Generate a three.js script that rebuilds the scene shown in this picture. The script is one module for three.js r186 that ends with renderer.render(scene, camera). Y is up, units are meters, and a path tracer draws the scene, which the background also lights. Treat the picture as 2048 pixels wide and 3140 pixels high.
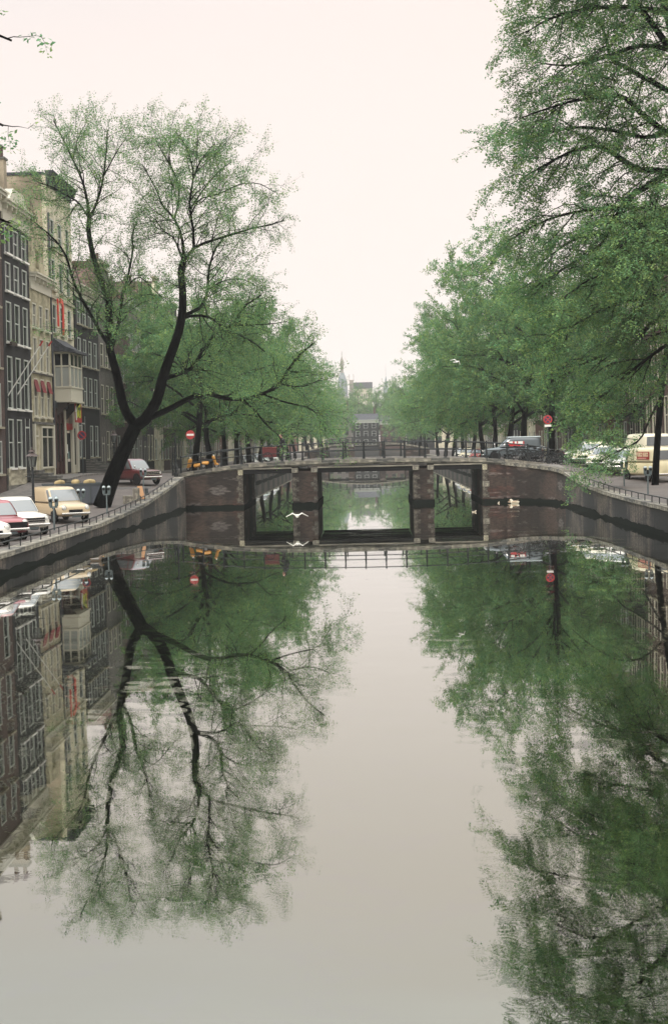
import * as THREE from 'three';
import { mergeGeometries } from 'three/addons/utils/BufferGeometryUtils.js';
import { MarchingCubes } from 'three/addons/objects/MarchingCubes.js';
import { RoundedBoxGeometry } from 'three/addons/geometries/RoundedBoxGeometry.js';

// ---------------------------------------------------------------- camera, sky, sun, exposure
const scene = new THREE.Scene();
const camera = new THREE.PerspectiveCamera(40.13, 667 / 1024, 0.1, 4000);
camera.position.set(0, 4, 0);
camera.rotation.order = 'YXZ';
camera.rotation.set(-0.04878, 0.02443, -0.0235);

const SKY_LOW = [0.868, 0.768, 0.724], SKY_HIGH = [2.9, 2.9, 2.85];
const renderer = new THREE.WebGLRenderer({ antialias: true });
renderer.toneMapping = THREE.LinearToneMapping;
renderer.toneMappingExposure = 1.2;
renderer.shadowMap.enabled = true;
const sun = new THREE.DirectionalLight(0xfff3e4, 1.5);
sun.position.set(-60, 110, 40); sun.target.position.set(0, 0, -70);
sun.castShadow = true; sun.shadow.radius = 24;
sun.shadow.mapSize.set(4096, 4096);
Object.assign(sun.shadow.camera, { left: -120, right: 120, top: 160, bottom: -160, near: 1, far: 500 });
scene.add(sun, sun.target);
scene.fog = new THREE.FogExp2(0xecf0ef, 0.0003);

// ---------------------------------------------------------------- helpers
function rng(seed) { let a = seed >>> 0; return () => { a = (a + 0x6D2B79F5) | 0; let t = Math.imul(a ^ (a >>> 15), 1 | a); t = (t + Math.imul(t ^ (t >>> 7), 61 | t)) ^ t; return ((t ^ (t >>> 14)) >>> 0) / 4294967296; }; }
const lerp = (a, b, t) => a + (b - a) * t, clamp = (x, a = 0, b = 1) => Math.min(b, Math.max(a, x));
const smooth = t => { t = clamp(t); return t * t * (3 - 2 * t); };
// noise that repeats after p cells
function hash(i, j, s) { let h = Math.imul(i, 374761393) ^ Math.imul(j, 668265263) ^ Math.imul(s, 974634777); h = Math.imul(h ^ (h >>> 13), 1274126177); return ((h ^ (h >>> 16)) >>> 0) / 4294967296; }
function vnoise(x, y, px, py, s) {
  const i = Math.floor(x), j = Math.floor(y), f = x - i, g = y - j, m = (a, n) => ((a % n) + n) % n;
  const u = f * f * (3 - 2 * f), v = g * g * (3 - 2 * g), i0 = m(i, px), i1 = m(i + 1, px), j0 = m(j, py), j1 = m(j + 1, py);
  return lerp(lerp(hash(i0, j0, s), hash(i1, j0, s), u), lerp(hash(i0, j1, s), hash(i1, j1, s), u), v);
}
function fbm(u, v, fx, fy, oct, s) { let a = 0, w = 0.5, t = 0; for (let o = 0; o < oct; o++) { a += w * vnoise(u * fx, v * fy, fx, fy, s + o); t += w; w *= 0.5; fx *= 2; fy *= 2; } return a / t; }
function tex(w, h, f, srgb = true) {
  const d = new Uint8Array(w * h * 4);
  for (let j = 0; j < h; j++) for (let i = 0; i < w; i++) { const c = f(i / w, j / h), k = (j * w + i) * 4; for (let q = 0; q < 3; q++) d[k + q] = clamp(c[q] ?? c[0]) * 255; d[k + 3] = 255; }
  const t = new THREE.DataTexture(d, w, h, THREE.RGBAFormat); t.wrapS = t.wrapT = THREE.RepeatWrapping; t.magFilter = t.minFilter = THREE.LinearFilter; t.generateMipmaps = false;
  if (srgb) t.colorSpace = THREE.SRGBColorSpace; t.needsUpdate = true; return t;
}
const lin = (r, g, b) => new THREE.Color().setRGB(r, g, b);
const std = (c, roughness = 0.8, o = {}) => new THREE.MeshStandardMaterial({ color: Array.isArray(c) ? lin(...c) : c, roughness, ...o });
const taken = {};
function numbered(n) { taken[n] = (taken[n] ?? -1) + 1; return taken[n] ? n + '_' + String(taken[n]).padStart(3, '0') : n; }
function shade(o) { o.traverse(m => { if (m.isMesh) { m.castShadow = m.receiveShadow = true; } }); return o; }
function thing(name, label, category, pos = [0, 0, 0], turn = 0, group, obj) {
  const o = obj || new THREE.Group(); o.name = numbered(name); o.position.set(...pos); o.rotation.y = turn; o.userData = { label, category };
  if (group) o.userData.group = group; scene.add(o); return o;
}
function part(name, geo, mat, parent, pos, rot, scale) {
  const m = new THREE.Mesh(geo, mat); m.name = name; parent.add(m);
  if (pos) m.position.set(...pos); if (rot) m.rotation.set(...rot); if (scale) m.scale.set(...scale); return m;
}
function structure(name, geo, mat) { const m = new THREE.Mesh(geo, mat); m.name = numbered(name); m.userData = { kind: 'structure' }; scene.add(m); return m; }
const UNIT = new THREE.BoxGeometry(1, 1, 1), CYL = new THREE.CylinderGeometry(1, 1, 1, 14), CYL6 = new THREE.CylinderGeometry(1, 1, 1, 7);
const STONE = new RoundedBoxGeometry(1, 1, 1, 1, 0.03);
function G(geo, pos = [0, 0, 0], rot = [0, 0, 0], scale = [1, 1, 1]) {
  const g = geo.clone(); g.applyMatrix4(new THREE.Matrix4().compose(new THREE.Vector3(...pos), new THREE.Quaternion().setFromEuler(new THREE.Euler(...rot)), new THREE.Vector3(...scale)));
  return g.index ? g : g;
}
function join(list) { const a = list.map(g => { const q = g.index ? g.toNonIndexed() : g; for (const k of Object.keys(q.attributes)) if (!['position', 'normal', 'uv'].includes(k)) q.deleteAttribute(k); return q; }); return mergeGeometries(a); }
const box = (x, y, z, w, h, d) => G(UNIT, [x, y, z], [0, 0, 0], [w, h, d]);
function rod(a, b, r, r2 = r, sides = 7) {
  const A = new THREE.Vector3(...a), B = new THREE.Vector3(...b), d = B.clone().sub(A), l = d.length();
  const g = new THREE.CylinderGeometry(r2, r, l, sides); g.translate(0, l / 2, 0);
  g.applyQuaternion(new THREE.Quaternion().setFromUnitVectors(new THREE.Vector3(0, 1, 0), d.normalize())); g.translate(...a); return g;
}
function boxUV(g, s = 1) {    // uv in metres from the dominant axis
  const n = g.attributes.normal, p = g.attributes.position, uv = new Float32Array(p.count * 2);
  for (let i = 0; i < p.count; i++) {
    const ax = Math.abs(n.getX(i)), ay = Math.abs(n.getY(i)), az = Math.abs(n.getZ(i));
    const u = az >= ax && az >= ay ? p.getX(i) : ax >= ay ? p.getZ(i) : p.getX(i), v = ay > ax && ay > az ? p.getZ(i) : p.getY(i);
    uv[2 * i] = u * s; uv[2 * i + 1] = v * s;
  }
  g.setAttribute('uv', new THREE.BufferAttribute(uv, 2)); return g;
}
const prof = pts => z => { for (let i = 1; i < pts.length; i++) if (z >= pts[i][0]) { const t = (z - pts[i - 1][0]) / (pts[i][0] - pts[i - 1][0]); return lerp(pts[i - 1][1], pts[i][1], clamp(t)); } return pts[pts.length - 1][1]; };
const gl = prof([[60, .74], [-60, .74], [-66, .86], [-73, 1.08], [-81, 1.55], [-88, 2.05], [-92, 2.2], [-100, 2.2], [-118, 1.75], [-140, 1.5], [-440, 1.5]]);
const gr = prof([[60, 1.2], [-56, 1.2], [-62, 1.22], [-69, 1.3], [-76, 1.48], [-84, 2.0], [-90, 2.3], [-100, 2.3], [-118, 1.8], [-140, 1.5], [-440, 1.5]]);
const QX = 11.7, FX = 21;          // quay faces and house fronts, metres from the canal's middle
// a surface between two x with a height along z, uv in metres
function strip(x0, x1, z0, z1, step, y, across = 1) {
  const n = Math.max(1, Math.round(Math.abs(z1 - z0) / step)), P = [], U = [], I = [];
  for (let i = 0; i <= n; i++) for (let k = 0; k <= across; k++) { const z = lerp(z0, z1, i / n), x = lerp(x0, x1, k / across); P.push(x, y(z, x), z); U.push(x, z); }
  for (let i = 0; i < n; i++) for (let k = 0; k < across; k++) { const a = i * (across + 1) + k, b = a + across + 1; I.push(a, a + 1, b, a + 1, b + 1, b); }
  const g = new THREE.BufferGeometry(); g.setAttribute('position', new THREE.Float32BufferAttribute(P, 3)); g.setAttribute('uv', new THREE.Float32BufferAttribute(U, 2)); g.setIndex(I); g.computeVertexNormals();
  if (g.attributes.normal.getY(0) < 0) { for (let i = 0; i < I.length; i += 3) [I[i], I[i + 1]] = [I[i + 1], I[i]]; g.setIndex(I); g.computeVertexNormals(); }
  return g;
}
// a body from joints: a smooth union of tapered capsules meshed on a grid. bones: [ax,ay,az,ra, bx,by,bz,rb]
function blob(bones, cell = 0.02, k = 0.03) {
  const lo = [1e9, 1e9, 1e9], hi = [-1e9, -1e9, -1e9];
  for (const b of bones) for (const o of [0, 4]) for (let q = 0; q < 3; q++) { lo[q] = Math.min(lo[q], b[o + q] - b[o + 3] * 1.6 - k); hi[q] = Math.max(hi[q], b[o + q] + b[o + 3] * 1.6 + k); }
  const side = Math.max(hi[0] - lo[0], hi[1] - lo[1], hi[2] - lo[2]), N = Math.min(110, Math.max(24, Math.ceil(side / cell))), mc = new MarchingCubes(N, new THREE.MeshBasicMaterial(), false, false, 120000), c = [0, 1, 2].map(q => (lo[q] + hi[q]) / 2), h = side / 2 * N / (N - 3.5);
  mc.isolation = 0;
  for (let z = 0; z < N; z++) for (let y = 0; y < N; y++) for (let x = 0; x < N; x++) {
    const p = [x, y, z].map((v, q) => c[q] + (v - N / 2) / (N / 2) * h); let s = 0;
    for (const b of bones) {
      const dx = b[4] - b[0], dy = b[5] - b[1], dz = b[6] - b[2], L = dx * dx + dy * dy + dz * dz, t = L ? clamp(((p[0] - b[0]) * dx + (p[1] - b[1]) * dy + (p[2] - b[2]) * dz) / L) : 0;
      s += Math.exp(-(Math.hypot(p[0] - b[0] - dx * t, p[1] - b[1] - dy * t, p[2] - b[2] - dz * t) - lerp(b[3], b[7], t)) / k);
    }
    mc.field[x + y * N + z * N * N] = Math.max(-h, Math.log(Math.max(s, 1e-12)) * k);
  }
  mc.update();
  const n = mc.count, g = new THREE.BufferGeometry(), P = new Float32Array(mc.positionArray.slice(0, n * 3));
  for (let i = 0; i < n * 3; i++) P[i] = c[i % 3] + P[i] * h;
  g.setAttribute('position', new THREE.BufferAttribute(P, 3)); g.setAttribute('normal', new THREE.BufferAttribute(new Float32Array(mc.normalArray.slice(0, n * 3)), 3)); return g;
}

// ---------------------------------------------------------------- sky
{
  const W = 512, H = 256, d = new Float32Array(W * H * 4);
  for (let j = 0; j < H; j++) for (let i = 0; i < W; i++) {
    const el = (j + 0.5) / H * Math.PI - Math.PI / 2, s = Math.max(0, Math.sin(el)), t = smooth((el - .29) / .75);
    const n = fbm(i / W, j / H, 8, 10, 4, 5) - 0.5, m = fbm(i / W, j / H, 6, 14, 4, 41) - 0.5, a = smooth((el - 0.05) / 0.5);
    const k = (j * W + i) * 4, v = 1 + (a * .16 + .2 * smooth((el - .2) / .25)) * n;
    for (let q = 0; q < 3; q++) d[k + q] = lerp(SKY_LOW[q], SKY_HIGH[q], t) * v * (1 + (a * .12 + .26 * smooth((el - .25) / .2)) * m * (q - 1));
    d[k + 3] = 1;
  }
  const t = new THREE.DataTexture(d, W, H, THREE.RGBAFormat, THREE.FloatType);
  t.mapping = THREE.EquirectangularReflectionMapping; t.magFilter = t.minFilter = THREE.LinearFilter; t.wrapS = THREE.RepeatWrapping; t.needsUpdate = true;
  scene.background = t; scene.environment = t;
}

// ---------------------------------------------------------------- materials
function brickTex(c1, c2, mortar, seed, size = 512) {     // 2 m square, courses of 6.25 cm
  return tex(size, size, (u, v) => {
    const row = Math.floor(v * 32), off = (row % 2) * 0.5, col = Math.floor(u * 9 + off), fu = (u * 9 + off) % 1, fv = (v * 32) % 1, r = hash(col % 9, row, seed), big = fbm(u, v, 3, 3, 5, seed + 3);
    const m = fu < 0.05 || fv < 0.16 ? 0.75 : 0, t = clamp(0.25 + 0.5 * (r - 0.5) + (big - 0.35)), k = 0.82 + 0.36 * fbm(u, v, 24, 24, 2, seed + 9);
    return [0, 1, 2].map(q => lerp(lerp(c1[q], c2[q], t), mortar[q], m) * k);
  });
}
function grainTex(c1, c2, seed, fx = 6, fy = 6, oct = 6, size = 512) { return tex(size, size, (u, v) => { const t = smooth((fbm(u, v, fx, fy, oct, seed) - 0.3) / 0.4), k = 0.9 + 0.2 * hash(Math.floor(u * size), Math.floor(v * size), seed); return [0, 1, 2].map(q => lerp(c1[q], c2[q], t) * k); }); }
const tiled = (t, s) => { const c = t.clone(); c.repeat.set(s, s); c.needsUpdate = true; return c; };
const mapMat = (t, s, rough = 0.9, o = {}) => new THREE.MeshStandardMaterial({ map: tiled(t, s), roughness: rough, ...o });
const M = {};
M.bridgeBrick = mapMat(tex(1024, 1024, (u, v) => {     // 8 m square: old brick with damp, lime and redder repairs
  const row = Math.floor(v * 128), off = (row % 2) * .5, col = Math.floor(u * 36 + off), fu = (u * 36 + off) % 1, fv = (v * 128) % 1, r = hash(col % 36, row, 11);
  const damp = smooth((fbm(u, v, 5, 6, 6, 12) - .42) / .25), lime = smooth((fbm(u, v, 5, 26, 6, 14) - .60) / .1) * .75, redder = smooth((fbm(u, v, 4, 6, 5, 16) - .52) / .15), m = fu < .06 || fv < .18 ? .4 : 0, k = .8 + .4 * r;
  const c = [lerp(.145, .245, damp) + .05 * redder, lerp(.122, .195, damp) - .006 * redder, lerp(.112, .172, damp) - .01 * redder].map(q => lerp(q * k, .34, m * .5)); return c.map((q, i) => lerp(q, [.47, .45, .44][i], lime * (.5 + .5 * r)));
}), .125);
M.quay = mapMat(tex(1024, 1024, (u, v) => {     // damp brick, streaked downwards by rain and lime
  const s = fbm(u, v, 70, 5, 4, 21), b = fbm(u, v, 6, 7, 6, 22), row = (v * 144) % 1 < 0.16 ? 0.93 : 1, t = clamp((s - .5) * 1.5 + (b - .5) * 3.4 + .3), k = (0.8 + 0.4 * hash(Math.floor(u * 45 * (1 + 0)), Math.floor(v * 144), 4)) * row;
  return [lerp(.10, .34, t) * k, lerp(.10, .31, t) * k, lerp(.108, .285, t) * k];
}), .11, .85);
M.weed = new THREE.MeshPhysicalMaterial({ color: lin(.010, .013, .011), roughness: 1, specularIntensity: .15 });
M.coping = mapMat(grainTex([.40, .39, .36], [.58, .56, .51], 31), .7);
M.copingDark = mapMat(grainTex([.29, .29, .28], [.46, .45, .42], 33), .7);
M.paleStone = mapMat(grainTex([.52, .50, .43], [.72, .70, .61], 35), .8);
M.paving = mapMat(tex(512, 512, (u, v) => { const b = fbm(u, v, 4, 4, 6, 51), r = hash(Math.floor(u * 40), Math.floor(v * 80), 6), k = .75 + .25 * b + .16 * r; return [.36 * k, .335 * k, .32 * k]; }), .25);
M.asphalt = mapMat(grainTex([.24, .235, .235], [.33, .32, .31], 55, 8, 8), .3);
M.pavement = mapMat(grainTex([.38, .37, .36], [.48, .46, .44], 57, 10, 10), .5);
M.iron = std([.012, .016, .018], .5, { metalness: .25 });
M.ironGrey = std([.07, .085, .09], .5, { metalness: .3 });
M.steel = std([.35, .36, .37], .35, { metalness: .8 });
M.chrome = std([.62, .62, .60], .18, { metalness: 1 });
M.black = new THREE.MeshPhysicalMaterial({ color: lin(.008, .008, .009), roughness: .7, specularIntensity: .4 });
M.rubber = std([.012, .012, .013], .85);
M.glass = new THREE.MeshPhysicalMaterial({ color: lin(.010, .012, .014), roughness: .12, ior: 1.33, specularIntensity: .22 });
M.glassPale = new THREE.MeshPhysicalMaterial({ color: lin(.10, .11, .105), roughness: .12, ior: 1.5 });
M.curtain = new THREE.MeshPhysicalMaterial({ color: lin(.30, .32, .30), roughness: .2, ior: 1.5 });
M.carGlass = new THREE.MeshPhysicalMaterial({ color: lin(.10, .115, .12), roughness: .05, ior: 1.9 });
M.frame = std([.44, .47, .43], .6);
M.frameCream = std([.51, .49, .40], .6);
M.woodDark = std([.035, .022, .016], .6);
M.tile = mapMat(grainTex([.26, .20, .19], [.40, .30, .27], 61, 12, 12), .6);
M.slate = mapMat(grainTex([.20, .21, .23], [.30, .31, .33], 63, 12, 12), .6);
M.red = std([.38, .03, .03], .5); M.white = std([.78, .77, .72], .4); M.blue = std([.02, .025, .075], .45);
M.orange = std([.50, .24, .04], .45); M.maroon = new THREE.MeshPhysicalMaterial({ color: lin(.085, .010, .013), roughness: .35, clearcoat: .8, clearcoatRoughness: .1 });
const paint = (r, g, b) => new THREE.MeshPhysicalMaterial({ color: lin(r, g, b), roughness: .4, clearcoat: .7, clearcoatRoughness: .12 });
M.lamp = new THREE.MeshPhysicalMaterial({ color: lin(.65, .66, .62), roughness: .15, ior: 1.5 });

// ---------------------------------------------------------------- water and ground
{
  const S = 1024, waves = (seed, list) => { // height field from directional ripples that repeat over the tile
    const R = rng(seed), w = list.map(([kx, ky, a]) => [Math.round(kx), Math.round(ky), a, R() * 6.283]);
    return (u, v) => { let h = 0; for (const [kx, ky, a, p] of w) h += a * Math.sin(6.28319 * (kx * u + ky * v) + p); return h; };
  };
  const mk = (seed, n, k0, k1) => { const R = rng(seed), l = []; for (let i = 0; i < n; i++) { const k = k0 * Math.pow(k1 / k0, R()), t = (R() - .5) * 2.6 + Math.PI / 2; l.push([k * Math.cos(t), k * Math.sin(t), Math.pow(k0 / k, 1.15)]); } return waves(seed + 7, l); };
  const f1 = mk(71, 46, 5, 70), patch = (u, v) => .35 + 1.1 * smooth((fbm(u, v, 3, 3, 3, 77) - .36) / .3);
  let A = new Float32Array(S * S), mx = 0; for (let j = 0; j < S; j++) for (let i = 0; i < S; i++) { const h = f1(i / S, j / S) * patch(i / S, j / S); A[j * S + i] = h; mx = Math.max(mx, Math.abs(h)); }
  const bump = tex(S, S, () => [0], false), d = bump.image.data;
  for (let i = 0; i < S * S; i++) { const b = clamp(.5 + .5 * A[i] / mx) * 255; d[4 * i] = d[4 * i + 1] = d[4 * i + 2] = b; }
  bump.repeat.set(1 / 23, 1 / 23); bump.needsUpdate = true;
  M.water = new THREE.MeshPhysicalMaterial({ color: lin(.0022, .0030, .0016), roughness: .015, ior: 2.7, specularIntensity: 1.9, specularColor: lin(.95, 1, .85), clearcoat: 1, clearcoatRoughness: .01, bumpMap: bump, bumpScale: .042 });
  structure('water', strip(-QX - .3, QX + .3, 40, -426, 4, () => 0, 2), M.water);
  structure('ground', (() => { const g = new THREE.PlaneGeometry(500, 1400); g.rotateX(-Math.PI / 2); g.translate(0, -.6, -630); return g; })(), std([.05, .055, .045], .95));
  structure('street_left', strip(-60, -QX - .45, 40, -440, 3, z => gl(z), 4), M.paving);
  structure('street_right', strip(QX + .45, 60, 40, -440, 3, z => gr(z), 4), M.paving);
  structure('pavement_left', join([strip(-FX - .2, -FX + 2.2, 40, -440, 3, z => gl(z) + .12, 1), (() => { const g = strip(-FX + 2.2, -FX + 2.2, 40, -440, 3, z => gl(z), 1), p = g.attributes.position; for (let i = 0; i < p.count; i++) if (i % 2) p.setY(i, p.getY(i) + .12); g.computeVertexNormals(); return g; })()]), M.pavement);
  structure('pavement_right', join([strip(FX - 2.2, FX + .2, 40, -440, 3, z => gr(z) + .12, 1), (() => { const g = strip(FX - 2.2, FX - 2.2, 40, -440, 3, z => gr(z), 1), p = g.attributes.position; for (let i = 0; i < p.count; i++) if (i % 2) p.setY(i, p.getY(i) + .12); g.computeVertexNormals(); return g; })()]), M.pavement);
}
// ---------------------------------------------------------------- quay walls
function vsheet(x, z0, z1, step, lo, hi, face) {     // upright sheet along z, facing +x or -x
  const n = Math.round(Math.abs(z1 - z0) / step), P = [], U = [], I = [];
  for (let i = 0; i <= n; i++) { const z = lerp(z0, z1, i / n), a = lo(z), b = hi(z); P.push(x, a, z, x, b, z); U.push(z, a, z, b); }
  for (let i = 0; i < n; i++) { const a = 2 * i; face > 0 ? I.push(a, a + 2, a + 1, a + 1, a + 2, a + 3) : I.push(a, a + 1, a + 2, a + 1, a + 3, a + 2); }
  const g = new THREE.BufferGeometry(); g.setAttribute('position', new THREE.Float32BufferAttribute(P, 3)); g.setAttribute('uv', new THREE.Float32BufferAttribute(U, 2)); g.setIndex(I); g.computeVertexNormals(); return g;
}
function quay(side, g, z0, z1, label, fine) {
  const t = thing('quay_wall', label, 'wall'), x = side * QX, R = rng(side * 7 + 40 + z0 & 255);
  part('brickwork', join([vsheet(x, z0, z1, 3, () => -.6, z => g(z) - .1, -side), vsheet(x + side * .45, z0, z1, 3, () => -.6, z => g(z) - .1, side)]), M.quay, t);
  const wz = vsheet(x - side * .035, z0, z1, .35, () => -.3, z => .05 + .18 * vnoise(z * .55, 3, 9999, 9999, 8) + .1 * vnoise(z * 2.3, 1, 9999, 9999, 9), -side);
  const cap = vsheet(x - side * .035, z0, z1, .35, () => 0, z => 0, -side), cp = cap.attributes.position, wp = wz.attributes.position;
  for (let i = 0; i < cp.count; i++) { cp.setY(i, wp.getY(i | 1)); if (!(i % 2)) cp.setX(i, x + side * .01); } cap.computeVertexNormals();
  part('waterweed', join([wz, cap]), M.weed, t);
  const stones = (a, b, len) => { for (let z = a; z - len > b; z -= len) { const zc = z - len / 2, s = Math.atan2(g(zc - .5) - g(zc + .5), 1); const m = part('coping_stone', STONE, R() < .35 ? M.copingDark : M.coping, t, [x + side * .2, g(zc) - .055 + (R() - .5) * .016, zc], [s, (R() - .5) * .012, 0], [.56, .17, len - .022]); } };
  if (fine) { stones(-38, -89.4, 1.3); part('coping', box(x + side * .2, g(0) - .055, 1, .56, .17, 78), M.coping, t); }
  else part('coping', join([strip(x - side * .08, x + side * .5, z0, z1, 3, z => g(z) + .03), vsheet(x - side * .08, z0, z1, 3, z => g(z) - .14, z => g(z) + .03, -side)]), M.coping, t);
  shade(t);
}
quay(-1, gl, 40, -90, 'dark streaked brick quay wall under the parked cars, left of the canal', true);
quay(1, gr, 40, -90, 'grey brick quay wall below the cream delivery van, right of the canal', true);
quay(-1, gl, -100, -426, 'quay wall beyond the bridge under the left row of trees', false);
quay(1, gr, -100, -426, 'quay wall beyond the bridge under the right row of trees', false);
function kerbRail(side, g, z0, z1, label) {     // low iron rail along the edge
  const t = thing('quay_rail', label, 'rail'), x = side * (QX + .18), pts = [];
  for (let z = z0; z >= z1; z -= 1.5) { pts.push([x, g(z) + .3, z]); part('post', CYL6, M.iron, t, [x, g(z) + .14, z], null, [.022, .3, .022]); }
  const segs = []; for (let i = 1; i < pts.length; i++) segs.push(rod(pts[i - 1], pts[i], .026)); part('rail', join(segs), M.iron, t); shade(t);
}
kerbRail(-1, gl, -40, -86, 'low black iron kerb rail along the left quay edge');
kerbRail(1, gr, -50, -78, 'low black iron kerb rail along the right quay edge');

M.quoin = mapMat(grainTex([.22, .205, .19], [.39, .37, .335], 39, 5, 5), .7);
// ---------------------------------------------------------------- bridges
function bridge(o) {
  const { z, depth, deck, label, open, fine, seed } = o, t = thing('canal_bridge', label, 'bridge', [0, 0, z]), R = rng(seed), zb = -depth, half = QX + .6;
  const under = o.under, slab = .3;
  // brick walls beside the openings, cut to the curve of the deck
  const wall = (name, x0, x1, lo, d0, d1, top) => {
    const s = new THREE.Shape(); s.moveTo(x0, lo); s.lineTo(x1, lo); const n = Math.max(2, Math.ceil((x1 - x0) / .8)); for (let i = 0; i <= n; i++) { const x = lerp(x1, x0, i / n); s.lineTo(x, top ? top(x) : deck(x) - slab); } s.closePath();
    const g = new THREE.ExtrudeGeometry(s, { depth: d0 - d1, bevelEnabled: false }); g.translate(0, 0, d1); return part(name, boxUV(g), M.bridgeBrick, t);
  };
  const E = open[0][0], F = open[open.length - 1][1];
  wall('abutment', -half, E, -.6, 0, zb); wall('abutment', F, half, -.6, 0, zb);
  const piers = []; for (let i = 1; i < open.length; i++) piers.push([open[i - 1][1], open[i][0]]);
  const quoin = (x, y, w, h, par) => part('quoin', STONE, M.quoin, par, [x, y, -.02 + R() * .012], null, [w - .015, h - .018, .14]);
  for (const [a, b] of piers) {
    const p = wall('pier', a + .04, b - .04, -.6, -.03, zb + .03, () => under + .12);
    if (fine) for (let k = 0, y = .34; y < under - .3; k++, y += .31) { const w = k % 2 ? .27 : .46; quoin(a + w / 2, y + .155, w, .31, p); if (R() > .12) quoin(b - (.73 - w) / 2, y + .155, .73 - w, .31, p); }
    if (fine) { for (const x of [a + .2, b - .2]) part('cap_stone', STONE, M.coping, p, [x, under + .17, -.04], null, [.4, .3, .2]); }
    part('weed_foot', (() => { const s = new THREE.Shape(), n = 14; s.moveTo(a - .03, -.4); s.lineTo(b + .03, -.4); for (let i = 0; i <= n; i++) s.lineTo(lerp(b + .03, a - .03, i / n), .2 + .12 * vnoise(i * .5, a, 999, 999, 3)); s.closePath(); const g = new THREE.ExtrudeGeometry(s, { depth: depth, bevelEnabled: false }); g.translate(0, 0, zb + .05); return g; })(), M.weed, p);
  }
  for (const [x0, x1, e] of [[-half, E, 1], [F, half, -1]]) {
    part('weed_foot', (() => { const s = new THREE.Shape(), n = 40; s.moveTo(x0 - .03, -.4); s.lineTo(x1 + .03, -.4); for (let i = 0; i <= n; i++) s.lineTo(lerp(x1 + .03, x0 - .03, i / n), .13 + .1 * vnoise(i * .6, x0, 999, 999, 3) + .05 * vnoise(i * 2.1, x0, 999, 999, 5)); s.closePath(); const g = new THREE.ExtrudeGeometry(s, { depth: depth, bevelEnabled: false }); g.translate(0, 0, zb + .04); return g; })(), M.weed, t);
    if (fine) for (let k = 0, y = .3; y < under + .1; k++, y += .36) { const w = k % 2 ? .3 : .42, x = e > 0 ? x1 - w / 2 : x0 + w / 2; part('quoin', STONE, k > 4 ? M.paleStone : R() < .2 ? M.coping : M.quoin, t, [x, y + .18, -.03 + R() * .01], null, [w, .345, .14]); }
  }
  // girders over the openings, pale ledge, kerb stones and deck
  for (const [a, b] of open) { part('girder', box((a + b) / 2, under + .13, -.12, b - a - .02, .27, .22), M.black, t); part('girder', box((a + b) / 2, under + .13, zb + .12, b - a - .02, .27, .22), M.black, t); for (let k = 1; k < 6; k++) part('girder', box((a + b) / 2, under + .16, lerp(-.3, zb + .3, k / 6), b - a - .02, .22, .16), M.black, t); part('ledge', box((a + b) / 2, under + .33, -.06, b - a - .02, .09, .26), M.coping, t); }
  const sheet = (y0, y1, za, zb2, mat, name, x0 = -half, x1 = half) => { const s = new THREE.Shape(), n = 30; for (let i = 0; i <= n; i++) { const x = lerp(x0, x1, i / n); i ? s.lineTo(x, deck(x) + y1) : s.moveTo(x, deck(x) + y1); } for (let i = n; i >= 0; i--) { const x = lerp(x0, x1, i / n); s.lineTo(x, deck(x) + y0); } s.closePath(); const g = new THREE.ExtrudeGeometry(s, { depth: za - zb2, bevelEnabled: false }); g.translate(0, 0, zb2); return part(name, boxUV(g), mat, t); };
  sheet(-slab + .005, -.12, -.03, zb + .03, M.copingDark, 'deck_slab');
  sheet(-.1, -.02, -1.9, zb + 1.9, M.asphalt, 'roadway', -half - 9, half + 9);
  sheet(-.1, .05, -.42, -1.9, M.pavement, 'footway', -half - .3, half + .3); sheet(-.1, .05, zb + 1.9, zb + .42, M.pavement, 'footway', -half - .3, half + .3);
  const L = 1.17, n = Math.round(2 * half / L);
  for (let i = 0; i < n; i++) { const xm = -half + (i + .5) * 2 * half / n, sl = Math.atan2(deck(xm + .4) - deck(xm - .4), .8); for (const [zz, f] of [[-.17, fine], [zb + .17, false]]) if (f || fine) part('kerb_stone', STONE, R() < .4 ? M.copingDark : M.coping, t, [xm, deck(xm) - .07 + (R() - .5) * .008, zz], [0, 0, sl], [2 * half / n - .014, .25, .52]); }
  if (!fine) { sheet(-.2, .05, .1, -.42, M.coping, 'kerb'); sheet(-.2, .05, zb + .42, zb - .1, M.coping, 'kerb'); }
  // railings: posts with a swelling foot, top rail and middle rail
  const post = join([rod([0, 0, 0], [0, 1.06, 0], .062, .044, 8), rod([0, 0, 0], [0, .2, 0], .1, .066, 8), G(new THREE.SphereGeometry(.06, 8, 6), [0, 1.09, 0])]);
  for (const [zz, s] of [[-.2, 1], [zb + .2, -1]]) {
    const r = new THREE.Group(); r.name = 'railing'; t.add(r); const xs = []; for (let x = -half + .3; x <= half - .2; x += 1.31) xs.push(x);
    for (const x of xs) part('post', post, M.iron, r, [x, deck(x) + .05, zz]);
    for (const [h, rr] of [[1.04, .042], [.54, .03]]) { const sg = []; for (let i = 1; i < xs.length; i++) sg.push(rod([xs[i - 1], deck(xs[i - 1]) + .05 + h, zz], [xs[i], deck(xs[i]) + .05 + h, zz], rr, rr, 6)); part('rail', join(sg), M.iron, r); }
  }
  return shade(t);
}
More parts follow.
